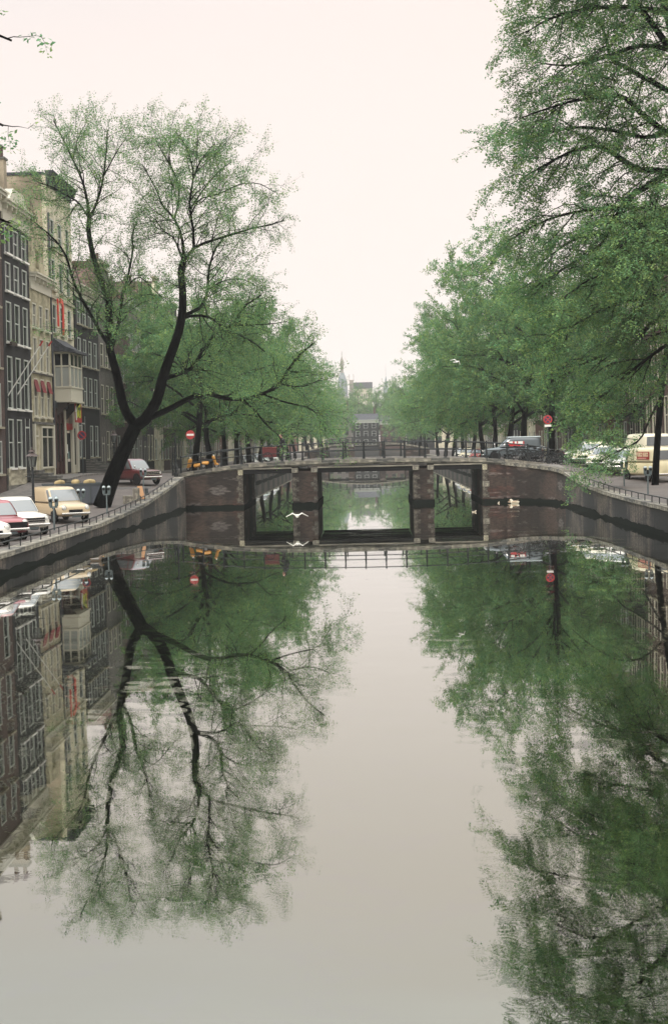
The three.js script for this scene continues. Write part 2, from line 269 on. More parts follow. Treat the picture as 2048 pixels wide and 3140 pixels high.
function wingWall() {   // rounded corner between the bridge and the right quay
  const t = thing('wing_wall', 'curved brick wing wall joining the bridge to the right quay', 'wall'), n = 18, P = [], U = [], I = [], C = []; let len = 0, lx, lz;
  for (let i = 0; i <= n; i++) { const a = i / n * Math.PI / 2, x = QX - 3.2 + 3.2 * Math.sin(a), z = -90.05 + 6.5 * (1 - Math.cos(a)), y = lerp(deckY(x) - .3, gr(z) - .1, i / n); if (i) len += Math.hypot(x - lx, z - lz); lx = x; lz = z; P.push(x, -.6, z, x, y, z); U.push(len, -.6, len, y); C.push([x, y, z]); if (i < n) { const q = 2 * i; I.push(q, q + 2, q + 1, q + 1, q + 2, q + 3); } }
  const g = new THREE.BufferGeometry(); g.setAttribute('position', new THREE.Float32BufferAttribute(P, 3)); g.setAttribute('uv', new THREE.Float32BufferAttribute(U, 2)); g.setIndex(I); g.computeVertexNormals(); part('brickwork', g, M.bridgeBrick, t);
  const weed = g.clone(), wp = weed.attributes.position; for (let i = 0; i < wp.count; i++) { if (i % 2) wp.setY(i, .2 + .1 * hash(i, 3, 5)); else wp.setY(i, -.4); wp.setX(i, wp.getX(i) - .03); wp.setZ(i, wp.getZ(i) + .03); } part('waterweed', weed, M.weed, t);
  for (let i = 0; i < n; i++) { const a = C[i], b = C[i + 1], L = Math.hypot(b[0] - a[0], b[2] - a[2]); part('coping_stone', STONE, i % 3 ? M.coping : M.copingDark, t, [(a[0] + b[0]) / 2 + .12, (a[1] + b[1]) / 2 + .1, (a[2] + b[2]) / 2 - .12], [0, Math.atan2(b[0] - a[0], b[2] - a[2]) - Math.PI / 2, 0], [L + .06, .22, .55]); }
  part('paving', (() => { const P2 = [], I2 = [], U2 = []; C.forEach(([x, y, z]) => { P2.push(x, y + .16, z, QX + .5, gr(z) + .03, z - .0); U2.push(x, z, QX, z); }); for (let i = 0; i < n; i++) { const q = 2 * i; I2.push(q, q + 1, q + 2, q + 1, q + 3, q + 2); } const g2 = new THREE.BufferGeometry(); g2.setAttribute('position', new THREE.Float32BufferAttribute(P2, 3)); g2.setAttribute('uv', new THREE.Float32BufferAttribute(U2, 2)); g2.setIndex(I2); g2.computeVertexNormals(); return g2; })(), M.pavement, t); shade(t);
}
const deckY = x => { const q = Math.min(x * x, 165); return 2.93 - .0015 * q - .0000225 * q * q; };
bridge({ z: -90, depth: 10, deck: deckY, under: 2.17, open: [[-8.0, -4.85], [-3.2, 2.9], [4.25, 7.35]], fine: true, seed: 5, label: 'low brick canal bridge with two stone edged piers and black iron railings' });
wingWall();
const deck2 = x => 4.15 - .010 * Math.min(x * x, 160);
bridge({ z: -276, depth: 9, deck: deck2, under: 3.2, open: [[-7.6, -3.7], [-2.4, 2.4], [3.7, 7.6]], fine: false, seed: 6, label: 'hazy second bridge farther along the canal, behind the near railings' });
// walls that close the canal at its far end
{ const t = thing('quay_wall', 'hazy stone wall closing the far end of the canal', 'wall'); part('brickwork', box(0, .6, -426.5, 60, 2.4, 1), M.quay, t); part('coping', box(0, 1.86, -426.5, 60, .14, 1.2), M.coping, t); shade(t);
  structure('street_far', strip(-160, 160, -427, -520, 20, () => 1.8, 4), M.paving); }
// ---------------------------------------------------------------- trees
const barkTex = grainTex([.09, .09, .09], [.21, .205, .19], 81, 16, 5, 5), barkBump = tex(256, 256, (u, v) => [fbm(u, v, 18, 5, 4, 83)], false), bark = mapMat(barkTex, .5, .95, { bumpMap: tiled(barkBump, .5), bumpScale: .05 });
const leafMat = new THREE.MeshPhysicalMaterial({ color: lin(1, 1, 1), roughness: .95, transmission: .35, thickness: 0, ior: 1.35, specularIntensity: .3, side: THREE.DoubleSide });
function spray(n, size, spread, seed) {        // a few small leaves round a point of the twig
  const R = rng(seed), P = [], N = [], I = [];
  for (let k = 0; k < n; k++) {
    const q = new THREE.Quaternion().setFromEuler(new THREE.Euler((R() - .5) * 2.4, R() * 6.28, (R() - .5) * 2.0)), c = new THREE.Vector3((R() - .5) * 2, (R() - .5) * 1.2, (R() - .5) * 2).multiplyScalar(spread), L = size * (.7 + .6 * R()), W = L * .3;
    const v = [[0, 0, 0], [L * .45, .02 * L, W], [L, -.08 * L, 0], [L * .45, .02 * L, -W]].map(a => new THREE.Vector3(...a).applyQuaternion(q).add(c)), nn = new THREE.Vector3(0, 1, 0).applyQuaternion(q), b = P.length / 3;
    for (const p of v) { P.push(p.x, p.y, p.z); N.push(nn.x, nn.y, nn.z); } I.push(b, b + 1, b + 2, b, b + 2, b + 3);
  }
  const g = new THREE.BufferGeometry(); g.setAttribute('position', new THREE.Float32BufferAttribute(P, 3)); g.setAttribute('normal', new THREE.Float32BufferAttribute(N, 3)); g.setIndex(I); return g;
}
class Wood {
  constructor() { this.P = []; this.N = []; this.U = []; this.I = []; }
  tube(pts, rad, sides) {
    const up = new THREE.Vector3(.31, .2, .93), X = new THREE.Vector3(), Y = new THREE.Vector3(), T = new THREE.Vector3(); let len = 0;
    for (let i = 0; i < pts.length; i++) {
      T.subVectors(pts[Math.min(i + 1, pts.length - 1)], pts[Math.max(i - 1, 0)]).normalize(); X.crossVectors(T, up).normalize(); Y.crossVectors(T, X);
      if (i) len += pts[i].distanceTo(pts[i - 1]); const b = this.P.length / 3;
      for (let s = 0; s < sides; s++) { const a = s / sides * 6.28319, c = Math.cos(a), d = Math.sin(a); this.P.push(pts[i].x + rad[i] * (X.x * c + Y.x * d), pts[i].y + rad[i] * (X.y * c + Y.y * d), pts[i].z + rad[i] * (X.z * c + Y.z * d)); this.N.push(X.x * c + Y.x * d, X.y * c + Y.y * d, X.z * c + Y.z * d); this.U.push(s / sides * Math.max(.3, rad[0] * 6), len); }
      if (i) for (let s = 0; s < sides; s++) { const q = (s + 1) % sides; this.I.push(b - sides + s, b + s, b - sides + q, b - sides + q, b + s, b + q); }
    }
  }
  geo() { const g = new THREE.BufferGeometry(); g.setAttribute('position', new THREE.Float32BufferAttribute(this.P, 3)); g.setAttribute('normal', new THREE.Float32BufferAttribute(this.N, 3)); g.setAttribute('uv', new THREE.Float32BufferAttribute(this.U, 2)); g.setIndex(this.I); return g; }
}
const V = (x, y, z) => new THREE.Vector3(x, y, z);
function curve(pts, step) {                    // smooth a polyline of [x,y,z,r]
  const c = new THREE.CatmullRomCurve3(pts.map(p => V(p[0], p[1], p[2])), false, 'centripetal'), L = c.getLength(), n = Math.max(3, Math.ceil(L / step)), P = [], Rr = [];
  for (let i = 0; i <= n; i++) { const t = i / n; P.push(c.getPoint(t)); const k = t * (pts.length - 1), a = Math.min(pts.length - 2, Math.floor(k)); Rr.push(lerp(pts[a][3], pts[a + 1][3], k - a)); }
  return { P, R: Rr, L };
}
// limbs: polylines in local metres; grows branches, twigs and leaf sprays from them
function grow(limbs, o) {
  const R = rng(o.seed), wood = new Wood(), leaves = [], rnd = () => V(R() - .5, R() - .5, R() - .5).normalize();
  const wander = (p0, dir, len, seg, droop, r0) => { const P = [p0.clone()], Rr = [r0], d = dir.clone(); for (let i = 1; i <= seg; i++) { d.addScaledVector(rnd(), .32).addScaledVector(o.pull || V(0, 0, 0), .1); d.y += droop; d.normalize(); P.push(P[i - 1].clone().addScaledVector(d, len / seg)); Rr.push(r0 * (1 - .78 * i / seg)); } return { P, R: Rr, d }; };
  limbs.forEach((l, li) => {
    const c = curve(l, .5), thick = l[0][3]; wood.tube(c.P, c.R, thick > .2 ? 12 : thick > .07 ? 8 : 6);
    const skip = o.bare ? o.bare(li) : .3; if (skip >= 1) return;
    const nb = Math.round(c.L * (1 - skip) / o.gap);
    for (let b = 0; b < nb; b++) {
      const t = skip + (1 - skip) * (b + R()) / nb, i = Math.min(c.P.length - 2, Math.floor(t * (c.P.length - 1))), p = c.P[i].clone().lerp(c.P[i + 1], t * (c.P.length - 1) - i), tan = c.P[i + 1].clone().sub(c.P[i]).normalize();
      const side = rnd(); side.addScaledVector(tan, -side.dot(tan)).normalize(); const dir = tan.clone().multiplyScalar(.55 + .5 * t).add(side).add(V(0, o.lift, 0)).normalize();
      const len = o.len * (.55 + .9 * R()) * (1 - (o.tip ?? .35) * t), br = wander(p, dir, len, 5, o.droop, Math.max(.008, Math.min(.5 * c.R[i], .03)));
      wood.tube(br.P, br.R, 4);
      const nt = Math.round(len / o.twigGap);
      for (let w = 0; w < nt; w++) {
        const q = .15 + .85 * (w + R()) / nt, k = Math.min(4, Math.floor(q * 5)), tp = br.P[k].clone().lerp(br.P[k + 1], q * 5 - k), td = br.P[k + 1].clone().sub(br.P[k]).normalize().multiplyScalar(.6).add(rnd().multiplyScalar(.9)).normalize(), tl = o.twig * (.5 + R());
        const tw = wander(tp, td, tl, 3, o.droop * 1.6 + (o.hang || 0), .006); wood.tube(tw.P, tw.R, 3);
        const ns = Math.max(1, Math.round(tl / o.leafGap * (.6 + .8 * R())));
        for (let s = 0; s < ns; s++) { const u = .2 + .8 * (s + R()) / ns, m = Math.min(2, Math.floor(u * 3)); leaves.push(tw.P[m].clone().lerp(tw.P[m + 1], u * 3 - m)); }
      }
    }
  });
  return { wood: wood.geo(), leaves };
}
const GREENS = [[.132, .246, .096], [.116, .238, .104], [.170, .282, .098], [.098, .216, .104], [.212, .306, .100], [.112, .212, .090]];
function treeThing(name, label, pos, turn, group, t, o) {
  const g = thing(name, label, 'tree', pos, turn, group), R = rng(o.seed + 99); part('trunk', t.wood, bark, g);
  const inst = new THREE.InstancedMesh(o.spray, leafMat, t.leaves.length); inst.name = 'crown'; inst.userData = { kind: 'stuff' };
  const m = new THREE.Matrix4(), q = new THREE.Quaternion(), s = V(1, 1, 1), col = new THREE.Color();
  t.leaves.forEach((p, i) => { q.setFromEuler(new THREE.Euler((R() - .5) * .9, R() * 6.28, (R() - .5) * .9)); const k = o.scale * (.7 + .6 * R()); s.set(k, k, k); inst.setMatrixAt(i, m.compose(p, q, s)); const c = GREENS[Math.floor(R() * GREENS.length)], v = (.62 + .36 * R() + .5 * vnoise(p.x * .9 + 50, p.y * .9 + p.z * .7 + 50, 4096, 4096, 3)) * (o.bright || 1); inst.setColorAt(i, col.setRGB(c[0] * v, c[1] * v, c[2] * v)); });
  g.add(inst); shade(g); return g;
}
const SPRAY = spray(6, .075, .15, 3), SPRAY_NEAR = spray(7, .075, .1, 4), SPRAY_FAR = spray(7, .15, .2, 6);
const un = rows => rows.map(r => { const l = []; for (let i = 0; i < r.length; i += 4) l.push([r[i], r[i + 1], r[i + 2], r[i + 3]]); return l; });
const shift = (limbs, b) => limbs.map(l => l.map(p => [p[0] - b[0], p[1] - b[1], p[2] - b[2], p[3]]));
const HERO = un([
  [-13.55,1.03,-71,0.46, -13.22,1.87,-71,0.417, -12.86,2.77,-71,0.385, -12.18,4.16,-71,0.357, -11.69,5.13,-71,0.33],
  [-11.69,5.13,-71,0.26, -12.25,6,-71.2,0.236, -12.63,7.78,-71.4,0.219, -12.9,8.75,-71.6,0.203, -13.06,9.52,-71.8,0.188, -13.04,10.88,-72,0.174, -13.13,11.72,-72.2,0.16, -13.37,12.33,-72.4,0.147, -13.88,14.02,-72.6,0.135, -14.11,15.31,-72.8,0.122, -14.09,16.07,-73,0.11],
  [-14.09,16.07,-73,0.088, -14.29,17.19,-73.4,0.072, -14.57,18.11,-73.8,0.06, -15.08,19.21,-74.2,0.049, -15.64,20.37,-74.6,0.039, -16.21,21.46,-75,0.03],
  [-14.09,16.07,-73,0.079, -13.7,16.33,-72.4,0.065, -13.22,17.21,-71.8,0.055, -12.96,17.74,-71.2,0.046, -12.68,18.75,-70.6,0.038, -12.47,19.74,-70,0.03],
  [-14.1,15.94,-73,0.062, -14.45,16.62,-72,0.05, -14.81,16.78,-71,0.041, -15.24,17.02,-70,0.033, -15.74,17.09,-69,0.025],
  [-12.98,9.25,-71.5,0.106, -13.29,9.84,-70.94,0.092, -13.49,10.42,-70.38,0.081, -14.08,11.66,-69.81,0.071, -14.31,12.48,-69.25,0.062, -14.43,13.37,-68.69,0.054, -14.72,14.01,-68.12,0.046, -15.33,14.65,-67.56,0.038, -15.73,15,-67,0.03],
  [-12.92,9.08,-71.5,0.123, -12.83,9.65,-72.14,0.103, -12.65,10.67,-72.79,0.089, -12.55,12.06,-73.43,0.076, -12.41,12.83,-74.07,0.064, -12.13,14.68,-74.71,0.052, -12.31,15.23,-75.36,0.041, -12.11,16.19,-76,0.03],
  [-12.52,12.17,-73.5,0.053, -12.16,12.79,-74.12,0.042, -11.82,13.06,-74.75,0.034, -11.24,12.51,-75.38,0.027, -10.82,12.05,-76,0.02],
  [-11.69,5.13,-71,0.317, -11.19,5.43,-70.94,0.29, -10.56,6.38,-70.89,0.27, -10.22,7.48,-70.83,0.252, -9.8,8.58,-70.78,0.235, -9.31,9.82,-70.72,0.219, -9.09,10.9,-70.67,0.203, -9.05,11.86,-70.61,0.189, -9.09,12.82,-70.56,0.174, -8.93,13.32,-70.5,0.16],
  [-11.03,5.49,-71,0.167, -9.76,5.97,-70.4,0.146, -8.78,6.41,-69.8,0.131, -7.83,6.59,-69.2,0.117, -6.82,6.32,-68.6,0.104, -5.97,6.25,-68,0.091, -4.93,6.46,-67.4,0.079, -4.11,6.89,-66.8,0.068, -3.71,7.38,-66.2,0.057, -3.04,8.15,-65.6,0.046, -2.29,8.68,-65,0.035],
  [-5.97,6.25,-68,0.053, -5.33,5.66,-67.62,0.044, -4.75,4.93,-67.25,0.037, -4.24,4.5,-66.88,0.031, -4.02,4.18,-66.5,0.025],
  [-4.92,6.45,-67.3,0.053, -3.85,6.02,-66.72,0.042, -2.56,5.64,-66.15,0.034, -2.14,5.06,-65.58,0.027, -1.86,4.57,-65,0.02],
  [-4.1,6.89,-66.7,0.044, -3.28,6.75,-67.13,0.034, -2.67,6.86,-67.57,0.027, -2.05,7.19,-68,0.02],
  [-10.14,7.48,-71,0.114, -8.98,7.93,-71.71,0.096, -8.67,8.42,-72.43,0.083, -8.2,9.29,-73.14,0.071, -7.64,10.03,-73.86,0.06, -6.92,9.98,-74.57,0.05, -5.99,9.54,-75.29,0.04, -5.39,9.05,-76,0.03],
  [-8.68,8.42,-72.5,0.044, -8.55,7.68,-72.25,0.033, -8.34,7,-72,0.025],
  [-9.21,10.51,-71,0.079, -8.22,10.57,-70.5,0.069, -7.52,10.33,-70,0.061, -6.88,9.87,-69.5,0.054, -6.48,9.9,-69,0.048, -5.9,10.62,-68.5,0.042, -5.57,10.84,-68,0.036, -4.9,11.18,-67.5,0.03],
  [-6.5,9.92,-69.2,0.04, -5.52,9.89,-68.8,0.032, -4.37,9.89,-68.4,0.026, -3.71,9.95,-68,0.02],
  [-9.21,10.59,-71,0.106, -8.34,11.05,-71.58,0.09, -8.02,11.76,-72.17,0.079, -7.97,12.81,-72.75,0.068, -7.92,13.47,-73.33,0.058, -7.7,14.32,-73.92,0.049, -7.3,14.98,-74.5,0.04],
  [-8.02,12.03,-72.5,0.053, -7.37,12.31,-71.88,0.042, -6.69,12.42,-71.25,0.034, -5.9,12.28,-70.62,0.027, -5.35,11.9,-70,0.02],
  [-8.93,13.32,-70.5,0.088, -8.37,14,-70.75,0.074, -7.44,14.38,-71,0.064, -6.5,14.67,-71.25,0.055, -5.55,14.98,-71.5,0.046, -4.71,15.16,-71.75,0.038, -3.94,15.42,-72,0.03],
  [-8.41,13.9,-70.5,0.079, -8.37,14.74,-70.08,0.065, -8.47,15.98,-69.67,0.055, -8.19,17.18,-69.25,0.045, -8.2,17.79,-68.83,0.036, -8.39,18.5,-68.42,0.028, -8.57,18.8,-68,0.02],
  [-8.4,15.39,-69.5,0.044, -7.92,16.04,-69,0.037, -6.94,16.19,-68.5,0.032, -5.87,16.53,-68,0.028, -4.92,16.49,-67.5,0.024, -4.05,15.94,-67,0.02],
  [-8.93,13.32,-70.5,0.088, -9.08,14.55,-71.17,0.073, -9.52,15.61,-71.83,0.062, -10.18,16.4,-72.5,0.052, -10.54,17.21,-73.17,0.042, -11.01,18.12,-73.83,0.034, -11.5,18.95,-74.5,0.025],
  [-9.57,15.67,-72.2,0.053, -9.31,16.84,-72.4,0.042, -9.46,17.84,-72.6,0.034, -9.85,18.85,-72.8,0.027, -9.73,19.82,-73,0.02],
  [-8.95,13.22,-70.5,0.053, -9.51,14.56,-71.17,0.041, -10.12,15.05,-71.83,0.033, -10.59,15.75,-72.5,0.025],
  [-8.18,17.04,-69,0.05, -7.77,17.68,-68.33,0.038, -7.23,18.15,-67.67,0.028, -6.85,18.31,-67,0.02],
  [-8.47,15.79,-70,0.05, -7.89,16.92,-71,0.038, -7.2,17.98,-72,0.028, -6.73,18.57,-73,0.02],
  [-9.49,17.81,-72.8,0.04, -10.05,18.94,-73.53,0.032, -10.54,19.78,-74.27,0.026, -10.81,20.28,-75,0.02],
  [-12.92,17.7,-71,0.04, -12.33,18.37,-70.33,0.032, -11.88,18.78,-69.67,0.026, -11.6,18.87,-69,0.02],
  [-15.04,19.17,-74,0.035, -14.64,19.8,-73,0.026, -14.16,20.23,-72,0.02],
]);
const RIGHT = un([
  [13,12.7,-52,0.151, 11.16,13.58,-51.75,0.126, 9.97,13.66,-51.5,0.108, 9.25,14.08,-51.25,0.091, 8.53,14.41,-51,0.076, 7.82,14.29,-50.75,0.061, 7.11,13.99,-50.5,0.047, 6.17,13.48,-50.25,0.033, 5.66,13.18,-50,0.02],
  [13,13.18,-52,0.162, 11.27,13.59,-52.3,0.139, 10.63,13.26,-52.6,0.123, 9.98,12.91,-52.9,0.108, 9.42,12.08,-53.2,0.094, 9.08,11.37,-53.5,0.08, 8.85,11.09,-53.8,0.068, 8.27,10.81,-54.1,0.055, 7.59,10.43,-54.4,0.043, 6.64,9.87,-54.7,0.031, 6.41,9.64,-55,0.02],
  [13.01,13.65,-52,0.141, 11.24,14.75,-51.43,0.115, 10.04,15.49,-50.86,0.097, 9.32,15.94,-50.29,0.08, 8.56,15.83,-49.71,0.064, 7.37,15.6,-49.14,0.049, 6.43,15.24,-48.57,0.034, 5.47,14.83,-48,0.02],
  [13.02,15.29,-52,0.12, 11.31,16.61,-52.29,0.101, 10.35,17.25,-52.57,0.087, 9.81,17.71,-52.86,0.074, 9.39,18.02,-53.14,0.062, 9.27,18.9,-53.43,0.051, 9.05,19.54,-53.71,0.04, 8.55,20,-54,0.03],
  [12.98,11.17,-52,0.08, 10.92,11.47,-50.75,0.064, 9.98,11.38,-49.5,0.051, 9.31,10.96,-48.25,0.04, 8.51,10.25,-47,0.03],
  [12.97,9.63,-52,0.108, 11.06,9.91,-51.5,0.087, 10.27,9.99,-51,0.071, 9.5,10,-50.5,0.057, 8.66,9.79,-50,0.044, 7.82,9.48,-49.5,0.032, 6.83,8.77,-49,0.02],
  [12.96,9.16,-52,0.13, 11.21,8.56,-52.29,0.107, 10.65,8.18,-52.57,0.09, 10.18,7.66,-52.86,0.074, 9.82,7.4,-53.14,0.06, 8.83,7.03,-53.43,0.046, 8.07,6.69,-53.71,0.033, 7.11,6.17,-54,0.02],
  [13.58,12.22,-52,0.22, 12,16.16,-51.6,0.176, 11.23,18.39,-51.2,0.143, 10.6,20.34,-50.8,0.114, 9.97,22.14,-50.4,0.086, 9.57,23.9,-50,0.06],
  [11.52,17.18,-51,0.13, 10.26,18.64,-50.4,0.1, 9.14,19.84,-49.8,0.077, 7.93,20.34,-49.2,0.057, 6.73,20.07,-48.6,0.038, 5.77,19.36,-48,0.02],
  [10.42,20.7,-50.5,0.108, 8.92,21.78,-49.62,0.079, 7.67,22.48,-48.75,0.057, 6.45,22.18,-47.88,0.038, 5.47,21.36,-47,0.02],
  [10.75,19.33,-50.5,0.108, 9.85,21.57,-51.67,0.071, 9.15,24,-52.83,0.044, 8.64,26.27,-54,0.02],
  [14.43,0.27,-52,0.5, 14.39,3.15,-52,0.454, 14.25,6.75,-52,0.42, 13.92,9.72,-52,0.389, 13.58,12.22,-52,0.36],
  [13.58,12.22,-52,0.26, 13.69,15.2,-52.75,0.201, 14.03,18.37,-53.5,0.157, 14.02,22.21,-54.25,0.117, 13.88,26.14,-55,0.08],
  [13.48,13.87,-52,0.18, 14.64,16.94,-52.67,0.13, 16.05,20.05,-53.33,0.093, 17.24,22.63,-54,0.06],
  [14.26,7.94,-52,0.16, 13.2,9.39,-52,0.137, 12.97,9.63,-52,0.12],
  [13.58,12.22,-52,0.108, 11.7,12.19,-51.5,0.087, 9.95,12.15,-51,0.071, 8.47,12.11,-50.5,0.057, 7.02,11.84,-50,0.044, 5.8,11.34,-49.5,0.032, 5.06,10.84,-49,0.02],
  [12.44,15.89,-52,0.108, 10.62,14.85,-51.8,0.084, 9.17,15.08,-51.6,0.066, 7.73,15.19,-51.4,0.05, 6.29,14.84,-51.2,0.034, 5.33,14.48,-51,0.02],
  [11.87,17.9,-52,0.108, 10.13,18.05,-51.5,0.079, 8.63,17.49,-51,0.057, 7.28,17.17,-50.5,0.038, 6.19,17.18,-50,0.02],
  [11.42,19.31,-52,0.108, 9.63,19.37,-51.25,0.079, 7.88,19.08,-50.5,0.057, 6.63,18.56,-49.75,0.038, 5.75,17.92,-49,0.02],
  [12.97,9.63,-52,0.108, 11.33,10.94,-52.6,0.084, 9.88,11.31,-53.2,0.066, 8.52,11.67,-53.8,0.05, 7.24,11.05,-54.4,0.034, 6.29,10.28,-55,0.02],
  [12.96,9.16,-52,0.108, 11.21,9.16,-51.6,0.084, 9.72,8.92,-51.2,0.066, 8.47,8.56,-50.8,0.05, 7.24,7.87,-50.4,0.034, 6.25,7.28,-50,0.02],
  [13.91,9.13,-52,0.108, 11.88,7.84,-51.5,0.079, 10.47,7.01,-51,0.057, 9.32,6.2,-50.5,0.038, 8.3,5.39,-50,0.02],
  [13.58,12.22,-52,0.108, 12.17,13.02,-51,0.079, 11.13,11.95,-50,0.057, 10,10.48,-49,0.038, 9.23,9.27,-48,0.02],
]);
const SECOND = un([
  [15.06,1.24,-74,0.2, 15.16,2.92,-74,0.18, 15.32,4.8,-74,0.166, 15.52,6.66,-74,0.152, 15.8,8.87,-74,0.14],
  [15.41,6,-74,0.07, 14.73,4.97,-73.3,0.056, 14.02,3.83,-72.6,0.046, 12.92,3.33,-71.9,0.037, 12,2.92,-71.2,0.028, 11,2.4,-70.5,0.02],
  [15.51,6.49,-74,0.06, 14.06,5.36,-73.6,0.049, 13.17,4.83,-73.2,0.041, 12.55,4.09,-72.8,0.033, 11.81,3.52,-72.4,0.027, 10.91,3.29,-72,0.02],
  [15.52,6.66,-74,0.07, 14.44,7.74,-74.5,0.054, 13.33,7.97,-75,0.041, 12.02,7.33,-75.5,0.03, 10.86,6.34,-76,0.02],
  [15.8,8.87,-74,0.08, 14.82,10.72,-73.67,0.055, 13.59,11.73,-73.33,0.037, 12.19,11.39,-73,0.02],
  [15.8,8.87,-74,0.1, 16.49,11.42,-74.33,0.071, 16.42,13.84,-74.67,0.049, 15.67,15.96,-75,0.03],
  [15.7,8.02,-74,0.08, 16.85,9.73,-74.5,0.051, 18.17,10.59,-75,0.03],
]);
{
  const b = [-13.6, gl(-71) - .1, -71], o = { seed: 11, tip: .68, gap: .28, len: 2.9, lift: .22, droop: .0, twigGap: .16, twig: .85, leafGap: .165, bare: i => i === 0 ? 1 : i === 1 ? .45 : i === 8 ? .72 : i === 9 ? .3 : i === 10 ? .75 : i === 11 ? .4 : .1, spray: SPRAY, scale: .95 };
  treeThing('elm_tree', 'big leaning elm forking low beside the skip on the left quay', b, 0, null, grow(shift(HERO, b), o), o);
}
{
  const b = [14.45, gr(-52) - .1, -52], o = { seed: 12, gap: .3, len: 2.35, lift: .1, droop: -.15, hang: -.07, pull: V(-1, -.4, 0), twigGap: .17, twig: .85, leafGap: .125, bare: i => i === 11 || i === 14 ? 1 : .06, spray: SPRAY_NEAR, scale: 1.0 };
  treeThing('elm_tree', 'tall spreading elm reaching in from the right edge over the water', b, 0, null, grow(shift(RIGHT, b), o), o);
}
{
  const b = [15.06, gr(-74) - .1, -74], o = { seed: 13, gap: .34, len: 2.1, lift: .05, droop: -.1, hang: -.02, twigGap: .18, twig: .75, leafGap: .14, bare: i => i === 0 ? 1 : i < 3 ? .35 : .1, spray: SPRAY_NEAR, scale: 1.1 };
  treeThing('elm_tree', 'slim dark elm standing in front of the cream delivery van', b, 0, null, grow(shift(SECOND, b), o), o);
}
// generic avenue elms
function crownLimbs(seed, h, rad, fork, lean) {
  const R = rng(seed), L = [], tr = [[0, 0, 0, .34], [.1 * lean, fork * .5, .1, .27], [.35 * lean, fork, 0, .22], [.7 * lean, h * .42, .2, .16], [.8 * lean, h * .62, -.2, .1], [.7 * lean, h * .86, 0, .04]]; L.push(tr);
  const n = 13; for (let i = 0; i < n; i++) {
    const a = i * 2.4 + R() * .7, e = .08 + .86 * (i + R() * .6) / n, y0 = fork * (.95 + .1 * R()) + (h * .55 - fork) * e * .9, hy = h * (.14 + .84 * e), rr = rad * Math.sqrt(Math.max(.05, 1 - Math.pow((hy / h - .45) / .62, 2))) * (.85 + .25 * R()), x0 = .35 * lean;
    const ex = Math.cos(a) * rr + .5 * lean, ez = Math.sin(a) * rr, r0 = lerp(.13, .06, e);
    const mid = (f, up) => [x0 + (ex - x0) * f + (R() - .5) * .8, lerp(y0, hy, f) + up, ez * f + (R() - .5) * .8];
    L.push([[x0, y0, 0, r0], [...mid(.3, .9), r0 * .75], [...mid(.62, .9), r0 * .5], [...mid(.85, .3), r0 * .3], [ex, hy, ez, .02]]);
    for (let k = 0; k < 2; k++) { const f = .4 + .3 * k, s = mid(f, .8), b = a + (k ? 1 : -1) * (.6 + .4 * R()), e2 = [s[0] + Math.cos(b) * rr * .45, s[1] + (R() - .25) * 3, s[2] + Math.sin(b) * rr * .45]; L.push([[...s, r0 * .45], [lerp(s[0], e2[0], .5), lerp(s[1], e2[1], .5) + .5, lerp(s[2], e2[2], .5), r0 * .3], [...e2, .015]]); }
  }
  return L;
}
const ROW = [[21, 17, 7.4, 3.2, 1], [22, 19, 7.6, 3.4, .6], [23, 16, 7.2, 3.0, 1.2]].map(([s, h, r, f, l], i) => { const o = { seed: s, gap: .46, len: 2.1, lift: .1, droop: -.04, twigGap: .26, twig: .8, leafGap: .17, bare: k => k === 0 ? .5 : .15, spray: SPRAY_FAR, scale: .9 }; return { t: grow(crownLimbs(s, h, r, f, l), o), o, h }; });
const FARROW = [[31, 17, 7.6, 2.6, 1], [32, 18, 7.8, 2.8, .6]].map(([s, h, r, f, l]) => { const o = { seed: s, gap: .66, len: 2.2, lift: .08, droop: -.03, twigGap: .45, twig: .8, leafGap: .26, bare: k => k === 0 ? .4 : .12, spray: SPRAY_FAR, scale: 1.15 }; return { t: grow(crownLimbs(s, h, r, f, l), o), o, h }; });
const ord = ['first', 'second', 'third', 'fourth', 'fifth', 'sixth', 'seventh', 'eighth', 'ninth', 'tenth', 'eleventh', 'twelfth', 'thirteenth', 'fourteenth', 'fifteenth', 'sixteenth', 'seventeenth', 'eighteenth', 'nineteenth', 'twentieth', 'twenty-first', 'twenty-second', 'twenty-third', 'twenty-fourth', 'twenty-fifth', 'twenty-sixth', 'twenty-seventh', 'twenty-eighth', 'twenty-ninth', 'thirtieth', 'thirty-first', 'thirty-second', 'thirty-third', 'thirty-fourth', 'thirty-fifth'], protos = new Map();
function avenue(side, list) {
  list.forEach(([x, z, far, k, sc, turn], i) => {
    const P = (far ? FARROW : ROW)[k], key = (far ? 'f' : 'n') + k, label = `${ord[i]} elm beyond the bridge in the ${side < 0 ? 'left' : 'right'} row along the quay`, y = (side < 0 ? gl : gr)(z) - .05; let g;
    if (!protos.has(key)) { g = treeThing('elm_tree', label, [side * x, y, z], turn, 'elms along the canal beyond the bridge', P.t, P.o); protos.set(key, g); }
    else { g = protos.get(key).clone(); thing('elm_tree', label, 'tree', [side * x, y, z], turn, 'elms along the canal beyond the bridge', g); }
    g.scale.setScalar(sc);
  });
}
avenue(-1, [[12.9, -105, 0, 0, .92, .3], [13.2, -117, 0, 2, .97, 2.0], [13, -129, 0, 1, .86, 4.1], [13.3, -142, 0, 0, .95, 1.3], [13, -156, 0, 2, 1.1, 5.2], [13.2, -172, 1, 0, 1.0, .4], [13, -189, 1, 1, .98, 2.6], [13, -208, 1, 0, 1.05, 4.4], [13, -229, 1, 1, 1.0, 1.0], [13, -254, 1, 0, 1.02, 3.1], [12.8, -300, 1, 1, 1.08, 5.5], [12.8, -330, 1, 0, 1.1, 2.2], [12.5, -365, 1, 1, 1.15, .8], [13, -400, 1, 0, 1.2, 1.9]]);
